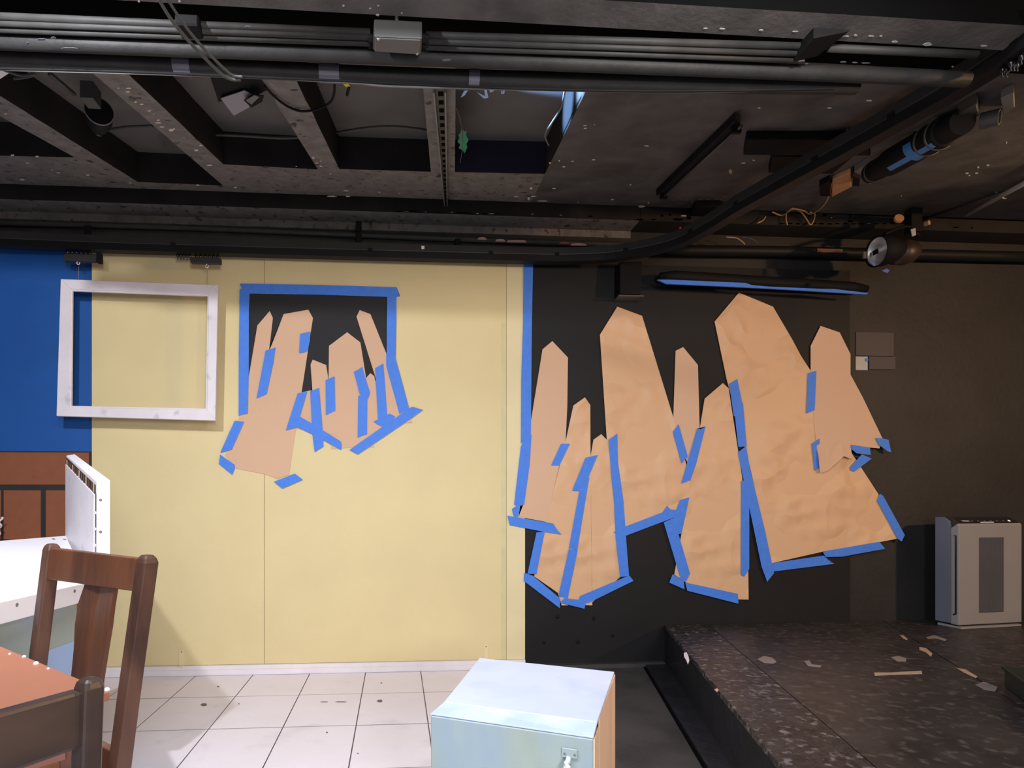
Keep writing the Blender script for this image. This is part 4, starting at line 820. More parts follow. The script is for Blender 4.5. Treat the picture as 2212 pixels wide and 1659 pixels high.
# ================================================================= AIR PURIFIER
p0 = aZ(2072, 1359, ZP); p1 = aZ(2207, 1352, ZP); wx = (p1 - p0).normalized(); wy = Vector((-wx.y, wx.x, 0))
PW, PD, PH = (p1 - p0).length, 0.135, 0.618
AP = thing('air_purifier', 'silver grey air purifier with dark grille standing on the platform', 'air purifier', p0)
def pp(x, y, z): return p0 + wx * x + wy * y + Vector((0, 0, z))
bm = NB(); prism(bm, [pp(0.008, -0.004, 0.0), pp(PW - 0.008, -0.004, 0.0), pp(PW - 0.008, PD - 0.01, 0.0), pp(0.008, PD - 0.01, 0.0)], (0, 0, 0.012)); obj('foot_plate', bm, M_GREYP, AP)
bm = NB(); prof = [(0.045, 0.022), (0.045, PH - 0.075), (0.055, PH - 0.02), (0.085, PH), (PD, PH), (PD, 0.022)]
prism(bm, [pp(0.0, y, z) for y, z in prof], wx * PW); bevel(bm, 0.006, 2); obj('body', bm, M_GREYS, AP)
bm = NB(); prism(bm, [pp(-0.004, y, z) for y, z in ((0.0, 0.020), (0.0, PH - 0.045), (0.006, PH - 0.032), (0.0445, PH - 0.06), (0.0445, 0.020))], wx * (PW + 0.006)); bevel(bm, 0.006, 2); obj('front_cover', bm, M_GREYP, AP)
bm = NB(); prism(bm, [pp(0.012, y, z) for y, z in ((0.004, PH - 0.033), (0.046, PH - 0.004), (0.084, PH + 0.001), (0.084, PH - 0.02), (0.05, PH - 0.05))], wx * (PW - 0.024)); obj('control_panel', bm, M_PANEL, AP)
gx0, gx1, gz0, gz1 = PW * 0.31, PW * 0.70, 0.085, PH - 0.115
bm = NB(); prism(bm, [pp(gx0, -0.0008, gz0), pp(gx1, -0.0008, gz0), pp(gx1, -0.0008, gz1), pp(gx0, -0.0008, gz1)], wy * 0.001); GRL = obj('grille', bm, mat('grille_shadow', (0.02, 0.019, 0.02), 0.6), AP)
ng = 24
for i in range(ng):
    x = gx0 + (gx1 - gx0) * (i + 0.5) / ng; bm = NB(); prism(bm, [pp(x - 0.0022, -0.0008, gz0), pp(x + 0.0022, -0.0008, gz0), pp(x + 0.0012, -0.0042, gz0 + 0.003), pp(x - 0.0012, -0.0042, gz0 + 0.003)], Vector((0, 0, gz1 - gz0))); obj('slat', bm, M_GRILL, GRL)
for s in (0,):
    bm = NB(); prism(bm, [pp(-0.0055, y, z) for y, z in ((0.010, 0.08), (0.028, 0.07), (0.028, PH - 0.10), (0.010, PH - 0.10))], wx * 0.0015); obj('side_slot', bm, M_PANEL, AP)
    bm = NB(); prism(bm, [pp(-0.0085, y, z) for y, z in ((0.019, 0.085), (0.034, 0.075), (0.034, PH - 0.105), (0.019, PH - 0.105))], wx * 0.003); obj('side_grip', bm, M_GREYP, AP)
slope = (Vector((0, 0.042, 0.029))).normalized()
def cp(x, s, lift=0.0008): return pp(x, 0.006 + slope.y * s, PH - 0.0315 + slope.z * s) + (wy * -slope.z + Vector((0, 0, slope.y))) * lift
bm = NB(); hexa(bm, [cp(x, s, l) for l in (0.0002, 0.0012) for x, s in ((PW * 0.37, 0.004), (PW * 0.58, 0.004), (PW * 0.58, 0.008), (PW * 0.37, 0.008))]); obj('light_bar', bm, M_GLASSW, AP)
for i in range(6):
    x = PW * (0.26 + i * 0.10); bm = NB(); hexa(bm, [cp(x + a, s, l) for l in (0.0002, 0.0012) for a, s in ((-0.006, 0.014), (0.006, 0.014), (0.006, 0.021), (-0.006, 0.021))]); obj('control_mark', bm, M_DIMFLAKE, AP)
bm = NB(); lathe(bm, cp(PW * 0.86, 0.018, 0.0), wy * -slope.z + Vector((0, 0, slope.y)), [(0, 0.007), (0.0014, 0.007), (0.0015, 0)], 14); obj('power_button', bm, M_GLASSW, AP)
tx = bpy.data.curves.new('logo', 'FONT'); tx.body = 'WINIX'; tx.size = 0.017; tx.extrude = 0.0003
to = bpy.data.objects.new('logo_tmp', tx); COL.objects.link(to); bpy.context.view_layer.update()
tm = bpy.data.meshes.new_from_object(to.evaluated_get(bpy.context.evaluated_depsgraph_get())); bpy.data.objects.remove(to)
tm.materials.clear(); tm.materials.append(M_PRINT)
for v in tm.vertices: v.co = cp(0.045 + v.co.x, 0.013 + v.co.y, 0.0008 + v.co.z) - p0
lo = bpy.data.objects.new('logo_lettering', tm); COL.objects.link(lo); lo.parent = AP; WL[lo.name] = p0

# low block at the right picture edge
b0 = aZ(2162, 1482, ZP); b1 = aZ(2240, 1542, ZP); bd = (b1 - b0).normalized(); bn = Vector((-bd.y, bd.x, 0)); bn = bn if bn.x > 0 else -bn
BK = thing('low_block', 'low green-black block on the platform at the right picture edge', 'block', b0)
bm = NB(); prism(bm, [b0 + bn * 0.01, b0 + bd * 0.6 + bn * 0.01, b0 + bd * 0.6 + bn * 0.5, b0 + bn * 0.5], (0, 0, 0.066)); bevel(bm, 0.003, 1); obj('body', bm, M_GREENBLK, BK)
bm = NB(); prism(bm, [b0 + Vector((0, 0, 0.067)), b0 + bd * 0.6 + Vector((0, 0, 0.067)), b0 + bd * 0.6 + bn * 0.5 + Vector((0, 0, 0.067)), b0 + bn * 0.5 + Vector((0, 0, 0.067))], (0, 0, 0.012)); bevel(bm, 0.002, 1); obj('top_board', bm, M_GREENBLK, BK)
# scraps lying on the platform
def scrap(pts, m, label, th=0.0008, cat='scrap', z=ZP, name='tape_scrap', group=None):
    bm = NB(); prism(bm, [aZ(x, y, z + 0.0002) for x, y in pts], (0, 0, th)); obj(name, bm, m, label=label, cat=cat, group=group)
scrap([(1888, 1453), (1925, 1453), (1991, 1449), (1992, 1456), (1920, 1458), (1890, 1460)], M_TAN, 'tan tape strip lying across the platform top')
scrap([(1636, 1424), (1650, 1417), (1668, 1421), (1678, 1430), (1670, 1434), (1650, 1432)], M_DUST, 'pale tape patch on platform, left of the bent scrap')
scrap([(1737, 1428), (1749, 1427), (1753, 1435), (1775, 1438), (1772, 1442), (1745, 1439)], M_DUST, 'bent pale scrap between two patches on the platform')
scrap([(1924, 1420), (1940, 1417), (1958, 1422), (1957, 1429), (1938, 1429)], M_DUST, 'pale hexagonal patch above the tan tape strip')
scrap([(1944, 1372), (1952, 1373), (1961, 1381), (1958, 1383), (1949, 1378)], M_TAN, 'small pale sliver on the platform toward purifier')
scrap([(2000, 1377), (2018, 1372), (2045, 1381), (2042, 1385), (2020, 1379), (2004, 1380)], M_DUST, 'bent pale strip lying in front of the air purifier')
scrap([(1986, 1398), (2000, 1400), (2014, 1412), (2011, 1419), (2000, 1409), (1986, 1404)], M_TAN, 'upper frayed tape remnant along the platform board joint')
scrap([(2066, 1443), (2085, 1446), (2112, 1462), (2108, 1465), (2080, 1452)], M_TAN, 'middle frayed tape remnant along the platform board joint')
scrap([(2106, 1479), (2125, 1473), (2155, 1484), (2150, 1494), (2125, 1490)], M_DUST, 'lower frayed tape remnant near the green-black block')
bm = NB(); pts = [aZ(x, y, ZP + 0.003) for x, y in ((1477, 1412), (1483, 1410), (1487, 1418), (1489, 1428), (1486, 1436), (1482, 1426), (1478, 1420))]; prism(bm, pts, (0, 0, 0.003)); obj('white_curl', bm, M_WHITE, label='white curled scrap on the platform edge near the wall', cat='scrap')
scrap([(1543, 1490), (1549, 1487), (1553, 1491), (1549, 1495)], M_FLAKE2, 'small cream chip on the worn platform edge')

# ================================================================= BLUE BOX (prop fridge) IN FRONT
ZX = 0.45
BXT = [aZ(x, y, ZX) for x, y in ((1036, 1421), (1327, 1451), (1290, 1559), (959, 1515.5))]
FLp, FRp = aT(930, 1541, 1.452), aT(1282, 1592, 1.322)
zmin = 0.0
BX = thing('painted_box', 'pale blue painted box with handle, prop fridge at the bottom centre', 'box', (0.35, 1.6, 0.0))
def dnz(p, z): return Vector((p.x, p.y, z))
# body
zf = min(FLp.z, FRp.z)
bm = NB(); g = 0.006
inn = [BXT[0], BXT[1], FRp, FLp]; cc = sum((dnz(p, 0) for p in inn), Vector()) / 4
prism(bm, [cc + (dnz(p, 0) - cc) * 0.985 for p in inn], (0, 0, zf - 0.012)); obj('carcass', bm, M_PEACH, BX)
bm = NB(); hexa(bm, [dnz(p, ZX - 0.007) for p in BXT] + BXT); bevel(bm, 0.0015, 1); obj('lid', bm, M_ICE, BX)
bm = NB(); n0 = BXT[3]; n1 = BXT[2]
L0 = [n0 + Vector((0, 0, -0.0005)), n1 + Vector((0, 0, -0.0005)), FRp, FLp]
bk = [dnz(n0, n0.z - 0.007), dnz(n1, n1.z - 0.007), dnz(FRp, FRp.z - 0.004) , dnz(FLp, FLp.z - 0.004)]
hexa(bm, L0 + bk); bevel(bm, 0.001, 1); obj('lid_nose', bm, M_ICE2, BX, label='bluer slanted front edge of the lid')
fw = (FLp - BXT[3]); fw.z = 0; fw = fw.normalized()
bm = NB(); hexa(bm, [dnz(FLp, 0.02) + fw * 0.001, dnz(FRp, 0.02) + fw * 0.001, dnz(FRp, FRp.z - 0.0045) + fw * 0.001, dnz(FLp, FLp.z - 0.0045) + fw * 0.001, dnz(FLp, 0.02) - fw * 0.012, dnz(FRp, 0.02) - fw * 0.012, dnz(FRp, FRp.z - 0.0045) - fw * 0.012, dnz(FLp, FLp.z - 0.0045) - fw * 0.012]); bevel(bm, 0.003, 1); obj('front_door', bm, M_SAGE, BX)
rs = (BXT[1] - BXT[0]); rs.z = 0; rs = rs.normalized()
RB, RF = dnz(BXT[1], 0), dnz(FRp, 0)
for k, (a, b, m) in enumerate(((0.0, 0.18, M_PEACH), (0.19, 0.86, M_PEACH), (0.875, 1.0, M_PEACH))):
    p, q = RF + (RB - RF) * a, RF + (RB - RF) * b; bm = NB(); hexa(bm, [p, q, q + rs * 0.0025, p + rs * 0.0025] + [v + Vector((0, 0, ZX - 0.0075 if k else zf - 0.005)) for v in (p, q, q + rs * 0.0025, p + rs * 0.0025)]); obj('side_board', bm, m, BX)
HP = aT(1231, 1626, 1.338)
hx = (FRp - FLp); hx.z = 0; hx = hx.normalized(); hn = Vector((hx.y, -hx.x, 0)); hn = hn if hn.y < 0 else -hn
df = (HP - FLp).dot(hn); HP = HP - hn * (df - 0.0018)
HD = thing('x', 'x', 'x', (0, 0, 0)); bpy.data.objects.remove(HD)
bm = NB(); hexa(bm, [HP + hx * x + Vector((0, 0, z)) + hn * d for d in (0, 0.004) for x, z in ((-0.018, -0.011), (0.017, -0.011), (0.017, 0.010), (-0.018, 0.011))]); bevel(bm, 0.0015, 1); hd = obj('handle', bm, M_SAGE, BX)
bm = NB(); tube(bm, spline([HP + hn * 0.004 + Vector((0, 0, -0.009)) - hx * 0.002, HP + hn * 0.018 + Vector((0, 0, -0.022)) - hx * 0.004, HP + hn * 0.024 + Vector((0, 0, -0.06)) - hx * 0.006, HP + hn * 0.020 + Vector((0, 0, -0.12)) - hx * 0.006, HP + hn * 0.002 + Vector((0, 0, -0.15)) - hx * 0.006], 5), [0.006] * 4 + [0.0085] * 13 + [0.006] * 4, 8); obj('grip', bm, M_ICE, hd, smooth=True)
for s in (-0.011, 0.011):
    bm = NB(); lathe(bm, HP + hx * s + hn * 0.004 - Vector((0, 0, 0.002)), hn, [(0, 0.0028), (0.0008, 0.0024), (0.0009, 0)], 8); obj('screw', bm, M_GREY, hd)

# ================================================================= WHITE SLANTED SET PIECE AT LEFT
F1, B1 = aT(189, 1258, 1.70), aT(143, 1157, 2.30)
F0_, B0_ = aT(0, 1300, 1.377), aT(0, 1168, 2.01)
F0 = F1 + (F0_ - F1) * 1.35; B0 = B1 + (B0_ - B1) * 1.9
WC = thing('white_counter', 'white painted counter set piece with upright end panel, left edge', 'counter', (F1.x, F1.y, 0))
th = Vector((0, 0, -0.053))
bm = NB(); hexa(bm, [F0 + th, F1 + th, B1 + th, B0 + th, F0, F1, B1, B0]); bevel(bm, 0.002, 1); obj('top_slab', bm, M_WHITE, WC)
up = Vector((0.012, -0.006, 0))
N0, N1 = aT(209, 1040, 1.86), aT(238, 1037, 1.87)
T0, T1 = aT(143, 984, 2.30), aT(162, 981, 2.31)
Nb0, Nb1 = aT(208, 1310, 1.86), aT(238, 1308, 1.87); Tb0, Tb1 = aT(143, 1225, 2.30), aT(162, 1223, 2.31)
bm = NB(); hexa(bm, [Nb0, Nb1, Tb1, Tb0, N0, N1, T1, T0]); bevel(bm, 0.0015, 1); obj('end_panel', bm, M_WHITE, WC)
# inner cladding sheet with a row of small openings along its top
ins = (T0 - T1).normalized() * 0.004
def face(a, b):      # a along near->far, b down
    top = N0 + (T0 - N0) * a; bot = Nb0 + (Tb0 - Nb0) * a
    return top + (bot - top) * b
bm = NB(); q = [face(0.04, 0.115), face(0.985, 0.075), face(0.985, 1.0), face(0.04, 1.0)]; hexa(bm, [p + ins for p in q] + [p + ins * 0.05 for p in q]); obj('cladding_sheet', bm, M_FRAMEW, WC)
bm = NB(); q = [face(0.02, 0.035), face(0.99, 0.015), face(0.99, 0.070), face(0.02, 0.11)]; hexa(bm, [p + ins * 0.3 for p in q] + [p + ins * 0.02 for p in q]); obj('edge_gap', bm, M_WOOD3, WC)
for i in range(13):
    a = 0.06 + 0.92 * i / 12.5; bm = NB(); q = [face(a, 0.03), face(a + 0.022, 0.03), face(a + 0.022, 0.095), face(a, 0.10)]; hexa(bm, [p + ins * 0.6 for p in q] + [p + ins * 0.31 for p in q]); obj('gap_rib', bm, M_TAN if i % 3 == 0 else M_WOOD2, WC)
bm = NB(); q = [face(0.004, 0.10), face(0.035, 0.10), face(0.035, 1.0), face(0.004, 1.0)]; hexa(bm, [p + ins * 0.3 for p in q] + [p + ins * 0.05 for p in q]); obj('edge_gap', bm, M_WOOD3, WC)
for b in (0.24, 0.37, 0.50, 0.63):
    bm = NB(); q = [face(0.0, b), face(0.05, b + 0.01), face(0.05, b + 0.03), face(0.0, b + 0.02)]; hexa(bm, [p + ins * 0.7 for p in q] + [p + ins * 0.35 for p in q]); obj('gap_rib', bm, M_WHITE, WC)
vw = (Vector((0, 0, EYE)) - N0).normalized()
def scr(p, nrm_, r=0.005):
    bm = NB(); lathe(bm, p, nrm_, [(0.0002, r), (0.001, r * 0.8), (0.0011, 0)], 10); obj('screw', bm, M_GREY, WC)
nf = (N1 - N0).cross(Vector((0, 0, 1))).normalized(); nf = nf if nf.y < 0 else -nf
for (x, y) in ((217, 1080), (219, 1149)):
    p = N0 + (N1 - N0) * 0.28; p = Vector((p.x, p.y, aT(x, y, 1.862).z)); scr(p, nf)
fn_ = (F1 - F0).cross(Vector((0, 0, 1))).normalized(); fn_ = fn_ if fn_.x > 0 else -fn_
for s in (0.13, 0.36, 0.62):
    p = F1 + (F0 - F1) * s + Vector((0, 0, -0.016)); scr(p, fn_)
for a, s in ((0.12, 0.2), (0.9, 0.08), (0.94, 0.35)):
    p = F1 + (B1 - F1) * a + (F0 - F1) * s * 0.5; scr(p + Vector((0, 0, 0.001)), (B1 - F1).cross(F1 - F0).normalized() * (1 if (B1 - F1).cross(F1 - F0).z > 0 else -1), 0.006)
# base below
G1 = aT(166, 1320, 1.72); G0 = G1 + (F0 - F1); G1.z = F1.z - 0.0535
bk1 = Vector((B1.x - 0.02, B1.y - 0.06, 0)); bk0 = Vector((B0.x, B0.y, 0))
zsb = 0.55
def basep(z0, z1, m, nm, lab=None):
    bm = NB(); a = [dnz(G0, z0), dnz(G1, z0), dnz(bk1, z0), dnz(bk0, z0)]; b = [dnz(p, z1) for p in a]; hexa(bm, a + b); return obj(nm, bm, m, WC, label=lab)
basep(0.0, zsb, M_SKYB, 'base_panel', 'sky blue lower panel'); basep(zsb + 0.0005, G1.z, M_SAGE, 'base_panel', 'grey green upper panel')

# ================================================================= BROWN CHAIR
TRI, TLE = 1.07, 1.30
CHR = thing('dining_chair', 'dark brown wooden chair with splat back behind terracotta table', 'chair', (-0.55, 1.25, 0.0))
lt, lb = aT(112, 1180, TLE), aT(80, 1445, TLE + 0.0); rt, rb = aT(318, 1203, TRI), aT(258, 1659, TRI + 0.0)
cx = (rt - lt); cx.z = 0; cx = cx.normalized(); cn = Vector((cx.y, -cx.x, 0)); cn = cn if cn.y < 0 else -cn   # cn faces the viewer
def post(top, px_bot, t):
    bot = aT(*px_bot, t); d = (bot - top).normalized(); end = top + d * ((0.0 - top.z) / d.z)
    bm = NB(); w, dp = 0.0155, 0.0135
    rings = []
    for s, k in ((0, 0.55), (0.006, 0.85), (0.014, 1.0), (0.3, 1.03), (0.6, 1.05), (1.0, 0.95)):
        p = top + (end - top) * (s if s > 0.1 else 0) + (Vector((0, 0, -s)) if s < 0.1 else Vector())
        rings.append([bm.verts.new(p + cx * a * w * k + cn * b * dp * k) for a, b in ((-1, -1), (1, -1), (1, 1), (-1, 1))])
    for i in range(len(rings) - 1):
        for j in range(4): bm.faces.new([rings[i][j], rings[i][(j + 1) % 4], rings[i + 1][(j + 1) % 4], rings[i + 1][j]])
    bm.faces.new(rings[0]); bm.faces.new(rings[-1][::-1]); bevel(bm, 0.0035, 2)
    return bm, top, end
bm, lt_, le_ = post(lt + Vector((0, 0, 0.006)), (80, 1445), TLE); obj('back_post', bm, M_WOOD2, CHR)
bm, rt_, re_ = post(rt + Vector((0, 0, 0.004)), (258, 1659), TRI); obj('back_post', bm, M_WOOD3 if False else M_WOOD2, CHR)
def slatq(q, th_, m, nm, bev=0.002):
    bm = NB(); hexa(bm, [p + cn * th_ for p in q] + [p - cn * th_ for p in q]); bevel(bm, bev, 2); obj(nm, bm, m, CHR)
def back(px, py):     # point on the plane of the chair back (through the two posts)
    d = ray(px, py); o = Vector((0, 0, EYE)); n_ = (rt - lt).cross(le_ - lt).normalized(); return o + d * ((lt - o).dot(n_) / d.dot(n_))
slatq([back(112, 1183), back(308, 1206), back(296, 1276), back(106, 1250)], 0.0085, M_WOOD, 'top_rail')
SPLx = [(190, 1254, 252, 1266), (174, 1300, 245, 1310), (166, 1350, 240, 1352), (164, 1400, 232, 1400), (157, 1470, 221, 1470), (150, 1540, 214, 1540)]
bm = NB(); ring = []
for x0, y0, x1, y1 in SPLx:
    a, b = back(x0, y0), back(x1, y1); ring.append([bm.verts.new(p) for p in (a + cn * 0.004, (a + b) / 2 + cn * 0.0005, b + cn * 0.004, b - cn * 0.004, (a + b) / 2 - cn * 0.008, a - cn * 0.004)])
for i in range(len(ring) - 1):
    for j in range(6): bm.faces.new([ring[i][j], ring[i][(j + 1) % 6], ring[i + 1][(j + 1) % 6], ring[i + 1][j]])
bm.faces.new(ring[0][::-1]); bm.faces.new(ring[-1]); obj('splat', bm, M_WOOD, CHR)
zseat = 0.44
def pz(a, b, z): t = (z - a.z) / (b.z - a.z); return a + (b - a) * t
sl, sr = pz(lt_, le_, zseat), pz(rt_, re_, zseat)
slatq([pz(lt_, le_, 0.50), pz(rt_, re_, 0.50), pz(rt_, re_, 0.46), pz(lt_, le_, 0.46)], 0.008, M_WOOD, 'lower_rail')
bm = NB(); dpt = -cn * 0.36; q = [sl - cn * 0.005, sr - cn * 0.005, sr + cn * 0.34 + cx * 0.015, sl + cn * 0.34 - cx * 0.015]; hexa(bm, [p - Vector((0, 0, 0.025)) for p in q] + q); bevel(bm, 0.004, 2); obj('seat', bm, M_WOOD, CHR)
for s, e in ((sl, -0.01), (sr, 0.01)):
    f_ = s + cn * 0.318 + cx * e * 0.5; bm = NB(); box(bm, (f_.x - 0.015, f_.y - 0.015, 0.0), (f_.x + 0.015, f_.y + 0.015, zseat - 0.026)); bevel(bm, 0.003, 1); obj('front_leg', bm, M_WOOD2, CHR)

# ================================================================= TERRACOTTA TABLE AND NEAR CHAIR
ZTB = 0.70
tc = aZ(237, 1494, ZTB); tb = aZ(0, 1395, ZTB); e1 = (tb - tc).normalized(); e2 = Vector((e1.y, -e1.x, 0)); e2 = e2 if e2.y < 0 else -e2
TBL = thing('table', 'terracotta topped brown table at the bottom left', 'table', (tc + e1 * 0.35 + e2 * 0.25) * 1.0 - Vector((0, 0, ZTB)))
q = [tc, tc + e1 * 0.75, tc + e1 * 0.75 + e2 * 0.5, tc + e2 * 0.5]
bm = NB(); hexa(bm, [p - Vector((0, 0, 0.012)) for p in q] + q); bevel(bm, 0.002, 2); obj('tabletop', bm, M_TABLE, TBL)
ii = [tc + e1 * 0.012 + e2 * 0.012, tc + e1 * 0.738 + e2 * 0.012, tc + e1 * 0.738 + e2 * 0.488, tc + e1 * 0.012 + e2 * 0.488]
for k in range(4):
    a, b = ii[k], ii[(k + 1) % 4]; d = (b - a).normalized(); inn_ = Vector((-d.y, d.x, 0)); cen = sum(ii, Vector()) / 4
    if inn_.dot(cen - a) < 0: inn_ = -inn_
    a2, b2 = a + d * 0.036, b - d * 0.036
    bm = NB(); z0, z1 = Vector((0, 0, -0.075)), Vector((0, 0, -0.0122)); hexa(bm, [p + z0 for p in (a2, b2, b2 + inn_ * 0.014, a2 + inn_ * 0.014)] + [p + z1 for p in (a2, b2, b2 + inn_ * 0.014, a2 + inn_ * 0.014)]); obj('apron', bm, M_TLEG, TBL)
    c = a + (cen - a).normalized() * 0.024
    bm = NB(); box(bm, (c.x - 0.016, c.y - 0.016, 0.0), (c.x + 0.016, c.y + 0.016, ZTB - 0.0125)); bevel(bm, 0.002, 1); obj('leg', bm, M_TLEG, TBL)
for i, (x, y, r) in enumerate(((21, 1413, 0.0022), (52, 1419, 0.003), (78, 1434, 0.004), (104, 1445, 0.002), (231, 1491, 0.004))):
    c = aZ(x, y, ZTB); bm = NB(); lathe(bm, c, (0, 0, 1), [(0, r), (r * 0.5, r * 0.9), (r * 0.9, r * 0.4), (r, 0)], 8)
    obj('white_crumb', bm, M_WHITE, smooth=True, label=nth(i, 5) + ' of five white crumbs on the terracotta tabletop edge', cat='crumb', group='white crumbs on the tabletop edge')
# near chair (back post and top rail in view)
NC = thing('dining_chair', 'near-black wooden chair cut by the bottom left corner', 'chair', (-0.45, 0.6, 0.0))
tq = 0.66
pt = aT(193, 1462, tq); ptb = aT(186, 1659, tq); r1 = aZ(176, 1487, aT(176, 1487, tq).z); r0 = aZ(0, 1535, r1.z); rd = (r0 - r1).normalized()
nn = Vector((rd.y, -rd.x, 0)); nn = nn if nn.dot(Vector((0, 0, 0)) - r1) > 0 else -nn
d = (ptb - pt).normalized(); end = pt + d * (-pt.z / d.z)
bm = NB(); rings = []; w, dp = 0.0115, 0.012
for s, k in ((0, 0.55), (0.004, 0.85), (0.011, 1.0), (0.35, 1.0), (1.0, 1.0)):
    p = pt + (end - pt) * (s if s > 0.1 else 0) + (Vector((0, 0, -s)) if s < 0.1 else Vector())
    rings.append([bm.verts.new(p + rd * a * w * k + nn * b * dp * k) for a, b in ((-1, -1), (1, -1), (1, 1), (-1, 1))])
for i in range(len(rings) - 1):
    for j in range(4): bm.faces.new([rings[i][j], rings[i][(j + 1) % 4], rings[i + 1][(j + 1) % 4], rings[i + 1][j]])
bm.faces.new(rings[0]); bm.faces.new(rings[-1][::-1]); bevel(bm, 0.005, 3); obj('back_post', bm, M_WOOD3, NC, smooth=False)
pr = r1 + rd * 0.003; pe = r1 + rd * 0.36
hr = 0.062
bm = NB(); hexa(bm, [p + nn * s + Vector((0, 0, -hr)) for s in (0.009, -0.009) for p in (pr, pe)][:2] + [p - nn * 0.009 + Vector((0, 0, -hr)) for p in (pe, pr)] + [pr + nn * 0.009, pe + nn * 0.009, pe - nn * 0.009, pr - nn * 0.009]); bevel(bm, 0.004, 2); obj('top_rail', bm, M_WOOD3, NC)
pt2 = pt + rd * 0.385; en2 = end + rd * 0.385
bm = NB(); hexa(bm, [en2 + rd * a * w + nn * b * dp for a, b in ((-1, -1), (1, -1), (1, 1), (-1, 1))] + [pt2 + rd * a * w + nn * b * dp for a, b in ((-1, -1), (1, -1), (1, 1), (-1, 1))]); bevel(bm, 0.004, 2); obj('back_post', bm, M_WOOD3, NC)
bm = NB(); z = Vector((0, 0, -hr - 0.03)); hexa(bm, [pr + z * 1.0 + nn * 0.007 - Vector((0, 0, 0.04)), pe + z + nn * 0.007 - Vector((0, 0, 0.04)), pe + z - nn * 0.007 - Vector((0, 0, 0.04)), pr + z - nn * 0.007 - Vector((0, 0, 0.04)), pr + z + nn * 0.007, pe + z + nn * 0.007, pe + z - nn * 0.007, pr + z - nn * 0.007]); obj('lower_rail', bm, M_WOOD3, NC)
zse = 0.43
sa, sb = pr + (end - pt) * ((pt.z - zse) / pt.z), pe + (end - pt) * ((pt.z - zse) / pt.z); sa.z = sb.z = zse
bm = NB(); q = [sa - nn * 0.015, sb - nn * 0.015, sb - nn * 0.34, sa - nn * 0.34]; hexa(bm, [p - Vector((0, 0, 0.025)) for p in q] + q); bevel(bm, 0.004, 1); obj('seat', bm, M_WOOD3, NC)
for s in (sa, sb):
    f_ = s - nn * 0.32; bm = NB(); box(bm, (f_.x - 0.014, f_.y - 0.014, 0), (f_.x + 0.014, f_.y + 0.014, zse - 0.026)); obj('front_leg', bm, M_WOOD3, NC)

# ================================================================= PAINT FLAKES (uncountable wear) ON THE CEILING
def flakes(name, pts, m, plane, label):
    bm = NB()
    for x, y, w, h in pts:
        n = 6; ph = random.uniform(0, 6)
        P = [plane(x + w / 2 * math.cos(a) * random.uniform(0.7, 1.1), y + h / 2 * math.sin(a) * random.uniform(0.6, 1.1)) for a in [2 * math.pi * k / n for k in range(n)]]
        prism(bm, P, (0, 0, -0.0008))
    o = obj(name, bm, m, label=label, cat='paint flakes', kind='stuff')
    return o
fl = [(278, 190, 14, 4), (276, 198, 13, 4), (256, 190, 4, 3), (293, 220, 6, 5), (306, 225, 10, 4), (322, 239, 8, 4), (332, 246, 4, 3), (342, 259, 8, 4), (342, 265, 14, 5), (350, 274, 14, 4), (370, 281, 14, 7), (376, 278, 6, 4), (434, 314, 8, 4), (424, 324, 11, 5), (452, 357, 16, 4), (427, 400, 9, 4),
      (12, 246, 5, 3), (27, 335, 10, 4), (80, 338, 9, 4), (59, 352, 9, 3), (48, 388, 14, 4), (112, 367, 5, 3), (126, 373, 10, 3), (190, 378, 9, 3), (281, 395, 9, 3), (339, 437, 14, 5), (395, 447, 17, 4), (508, 405, 9, 4),
      (677, 341, 7, 5), (693, 348, 4, 3), (684, 352, 7, 3), (693, 359, 7, 3), (640, 359, 4, 2), (714, 376, 3, 4), (748, 412, 14, 4), (752, 424, 12, 4), (716, 424, 24, 5), (820, 415, 5, 3), (863, 418, 5, 2), (590, 431, 6, 6), (614, 436, 6, 6), (547, 453, 3, 11), (505, 447, 6, 3),
      (1147, 407, 8, 6), (1152, 424, 14, 3), (1142, 429, 6, 9), (1172, 434, 26, 3), (1116, 425, 12, 3), (1197, 407, 11, 3), (1218, 360, 9, 4), (1188, 352, 5, 5), (1208, 347, 4, 4), (1282, 345, 8, 3), (1397, 315, 12, 3), (1249, 437, 3, 3), (1323, 431, 9, 3), (1386, 446, 18, 6), (1401, 438, 5, 4), (1237, 348, 8, 2), (1362, 399, 4, 4), (1264, 271, 9, 3), (1264, 277, 9, 3), (1284, 269, 3, 2),
      (1640, 233, 8, 4), (1792, 233, 14, 4), (1877, 217, 18, 4), (1844, 293, 5, 5), (1830, 280, 4, 3), (1936, 257, 7, 4), (1628, 346, 6, 4), (1606, 352, 12, 3), (2113, 361, 5, 5), (2134, 357, 9, 3), (2089, 374, 8, 4), (2109, 374, 8, 3), (2094, 379, 4, 3), (2174, 308, 3, 5), (1947, 423, 3, 4), (2177, 417, 3, 5), (1880, 394, 8, 8), (1848, 398, 5, 5)]
flakes('paint_flakes', fl, M_FLAKE, lambda x, y: aC(x, y, 0.0005), 'white flakes where ceiling paint has chipped off')
fl2 = [(1578, 370, 10, 14)] + [(x, 483 + 0.5 * math.sin(x), 8 + 6 * abs(math.sin(x * 1.7)), 3) for x in range(1690, 1940, 17)] + [(1800, 470, 12, 4), (1782, 465, 14, 5), (1836, 466, 4, 8), (1838, 478, 14, 5), (2065, 491, 14, 3), (2100, 492, 6, 3)]
flakes('paint_flakes', fl2, M_FLAKE2, lambda x, y: aY(x, y, 3.2535) if y > 460 else aC(x, y, 0.0005), 'tan flakes along the soffit edge above black wall')
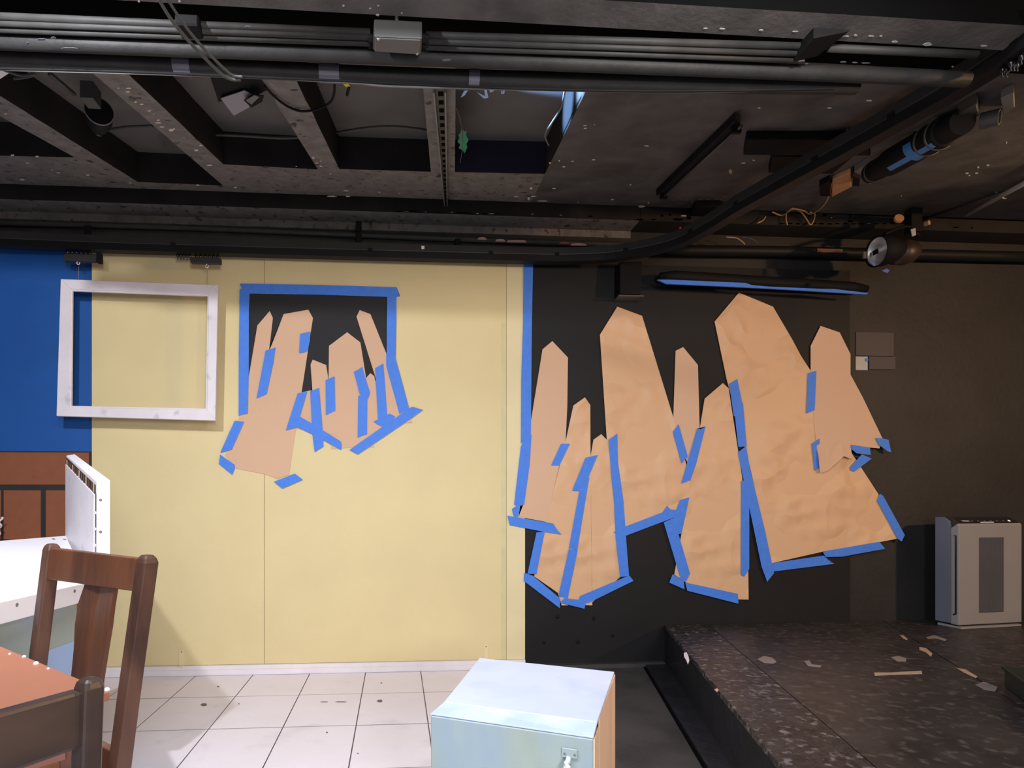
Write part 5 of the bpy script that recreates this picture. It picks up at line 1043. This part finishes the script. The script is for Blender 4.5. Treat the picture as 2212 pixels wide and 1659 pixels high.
fl3 = [(x, 455 + 0.0268 * (x - 840) + random.uniform(-1, 1), random.choice((5, 8, 14, 20)), random.choice((2, 2.5, 3.5))) for x in list(range(850, 1100, 14)) + [1150, 1212, 1276]] + [(1382, 474, 20, 4), (1412, 474, 12, 4), (1430, 466, 8, 5), (1448, 464, 8, 4), (1466, 474, 26, 7), (1488, 470, 14, 9), (1478, 466, 20, 4)]
flakes('paint_flakes', fl3, M_FLAKE, lambda x, y: aY(x, y, 3.2535), 'white flakes along the soffit edge above yellow flat')
ol = [(1450, 424, 6, 3), (1458, 421, 12, 2), (1485, 421, 40, 2), (1530, 421, 40, 2), (1565, 424, 8, 3), (1558, 432, 6, 4), (1454, 432, 4, 6), (1470, 440, 26, 2), (1484, 431, 14, 3), (1512, 431, 8, 3), (1530, 431, 8, 3), (1548, 430, 8, 3), (1500, 436, 14, 8), (1470, 428, 8, 3)]
flakes('paint_flakes', ol, M_DIMFLAKE, lambda x, y: aC(x, y, 0.0006), 'grey peeling stencil marks on the ceiling by the strip light')
fb = [(1525, 61, 10, 3), (1560, 62, 14, 4), (1644, 65, 12, 4), (1718, 68, 18, 3), (1825, 78, 24, 4), (1848, 76, 8, 5), (1882, 78, 16, 3), (1903, 78, 8, 3), (1932, 90, 16, 5), (2005, 96, 24, 8), (2125, 99, 18, 5), (817, 12, 5, 3), (800, 18, 5, 4), (742, 12, 5, 5), (300, 3, 5, 4), (388, 3, 6, 4), (816, 32, 8, 6), (868, 28, 5, 3)]
flakes('paint_flakes', fb, M_TAB, lambda x, y: aZ(x, y, zb - 0.0005), 'pale flakes along the front beam underside')
fp = [(1732, 132, 20, 4), (1742, 138, 8, 4), (1822, 134, 16, 4), (1846, 135, 14, 3), (1870, 136, 20, 3), (2058, 144, 6, 4), (965, 129, 24, 6), (535, 57, 12, 5), (60, 93, 5, 5), (150, 104, 40, 4), (90, 85, 24, 6), (115, 82, 14, 6)]
flakes('paint_flakes', fp, M_TAPGREY, lambda x, y: aZ(x, y, EYE + 1.160), 'pale scuffs on the undersides of the black pipes')

sc = [(441, 1522, 16, 7), (821, 1514, 14, 6), (706, 1582, 6, 4), (824, 1475, 4, 3), (700, 1516, 20, 2), (735, 1516, 30, 2), (471, 1483, 6, 3), (516, 1520, 3, 3), (773, 1627, 4, 3)]
flakes('floor_scuffs', sc, M_DIMFLAKE, lambda x, y: aZ(x, y, 0.0016), 'dark scuff marks on the white floor tiles')
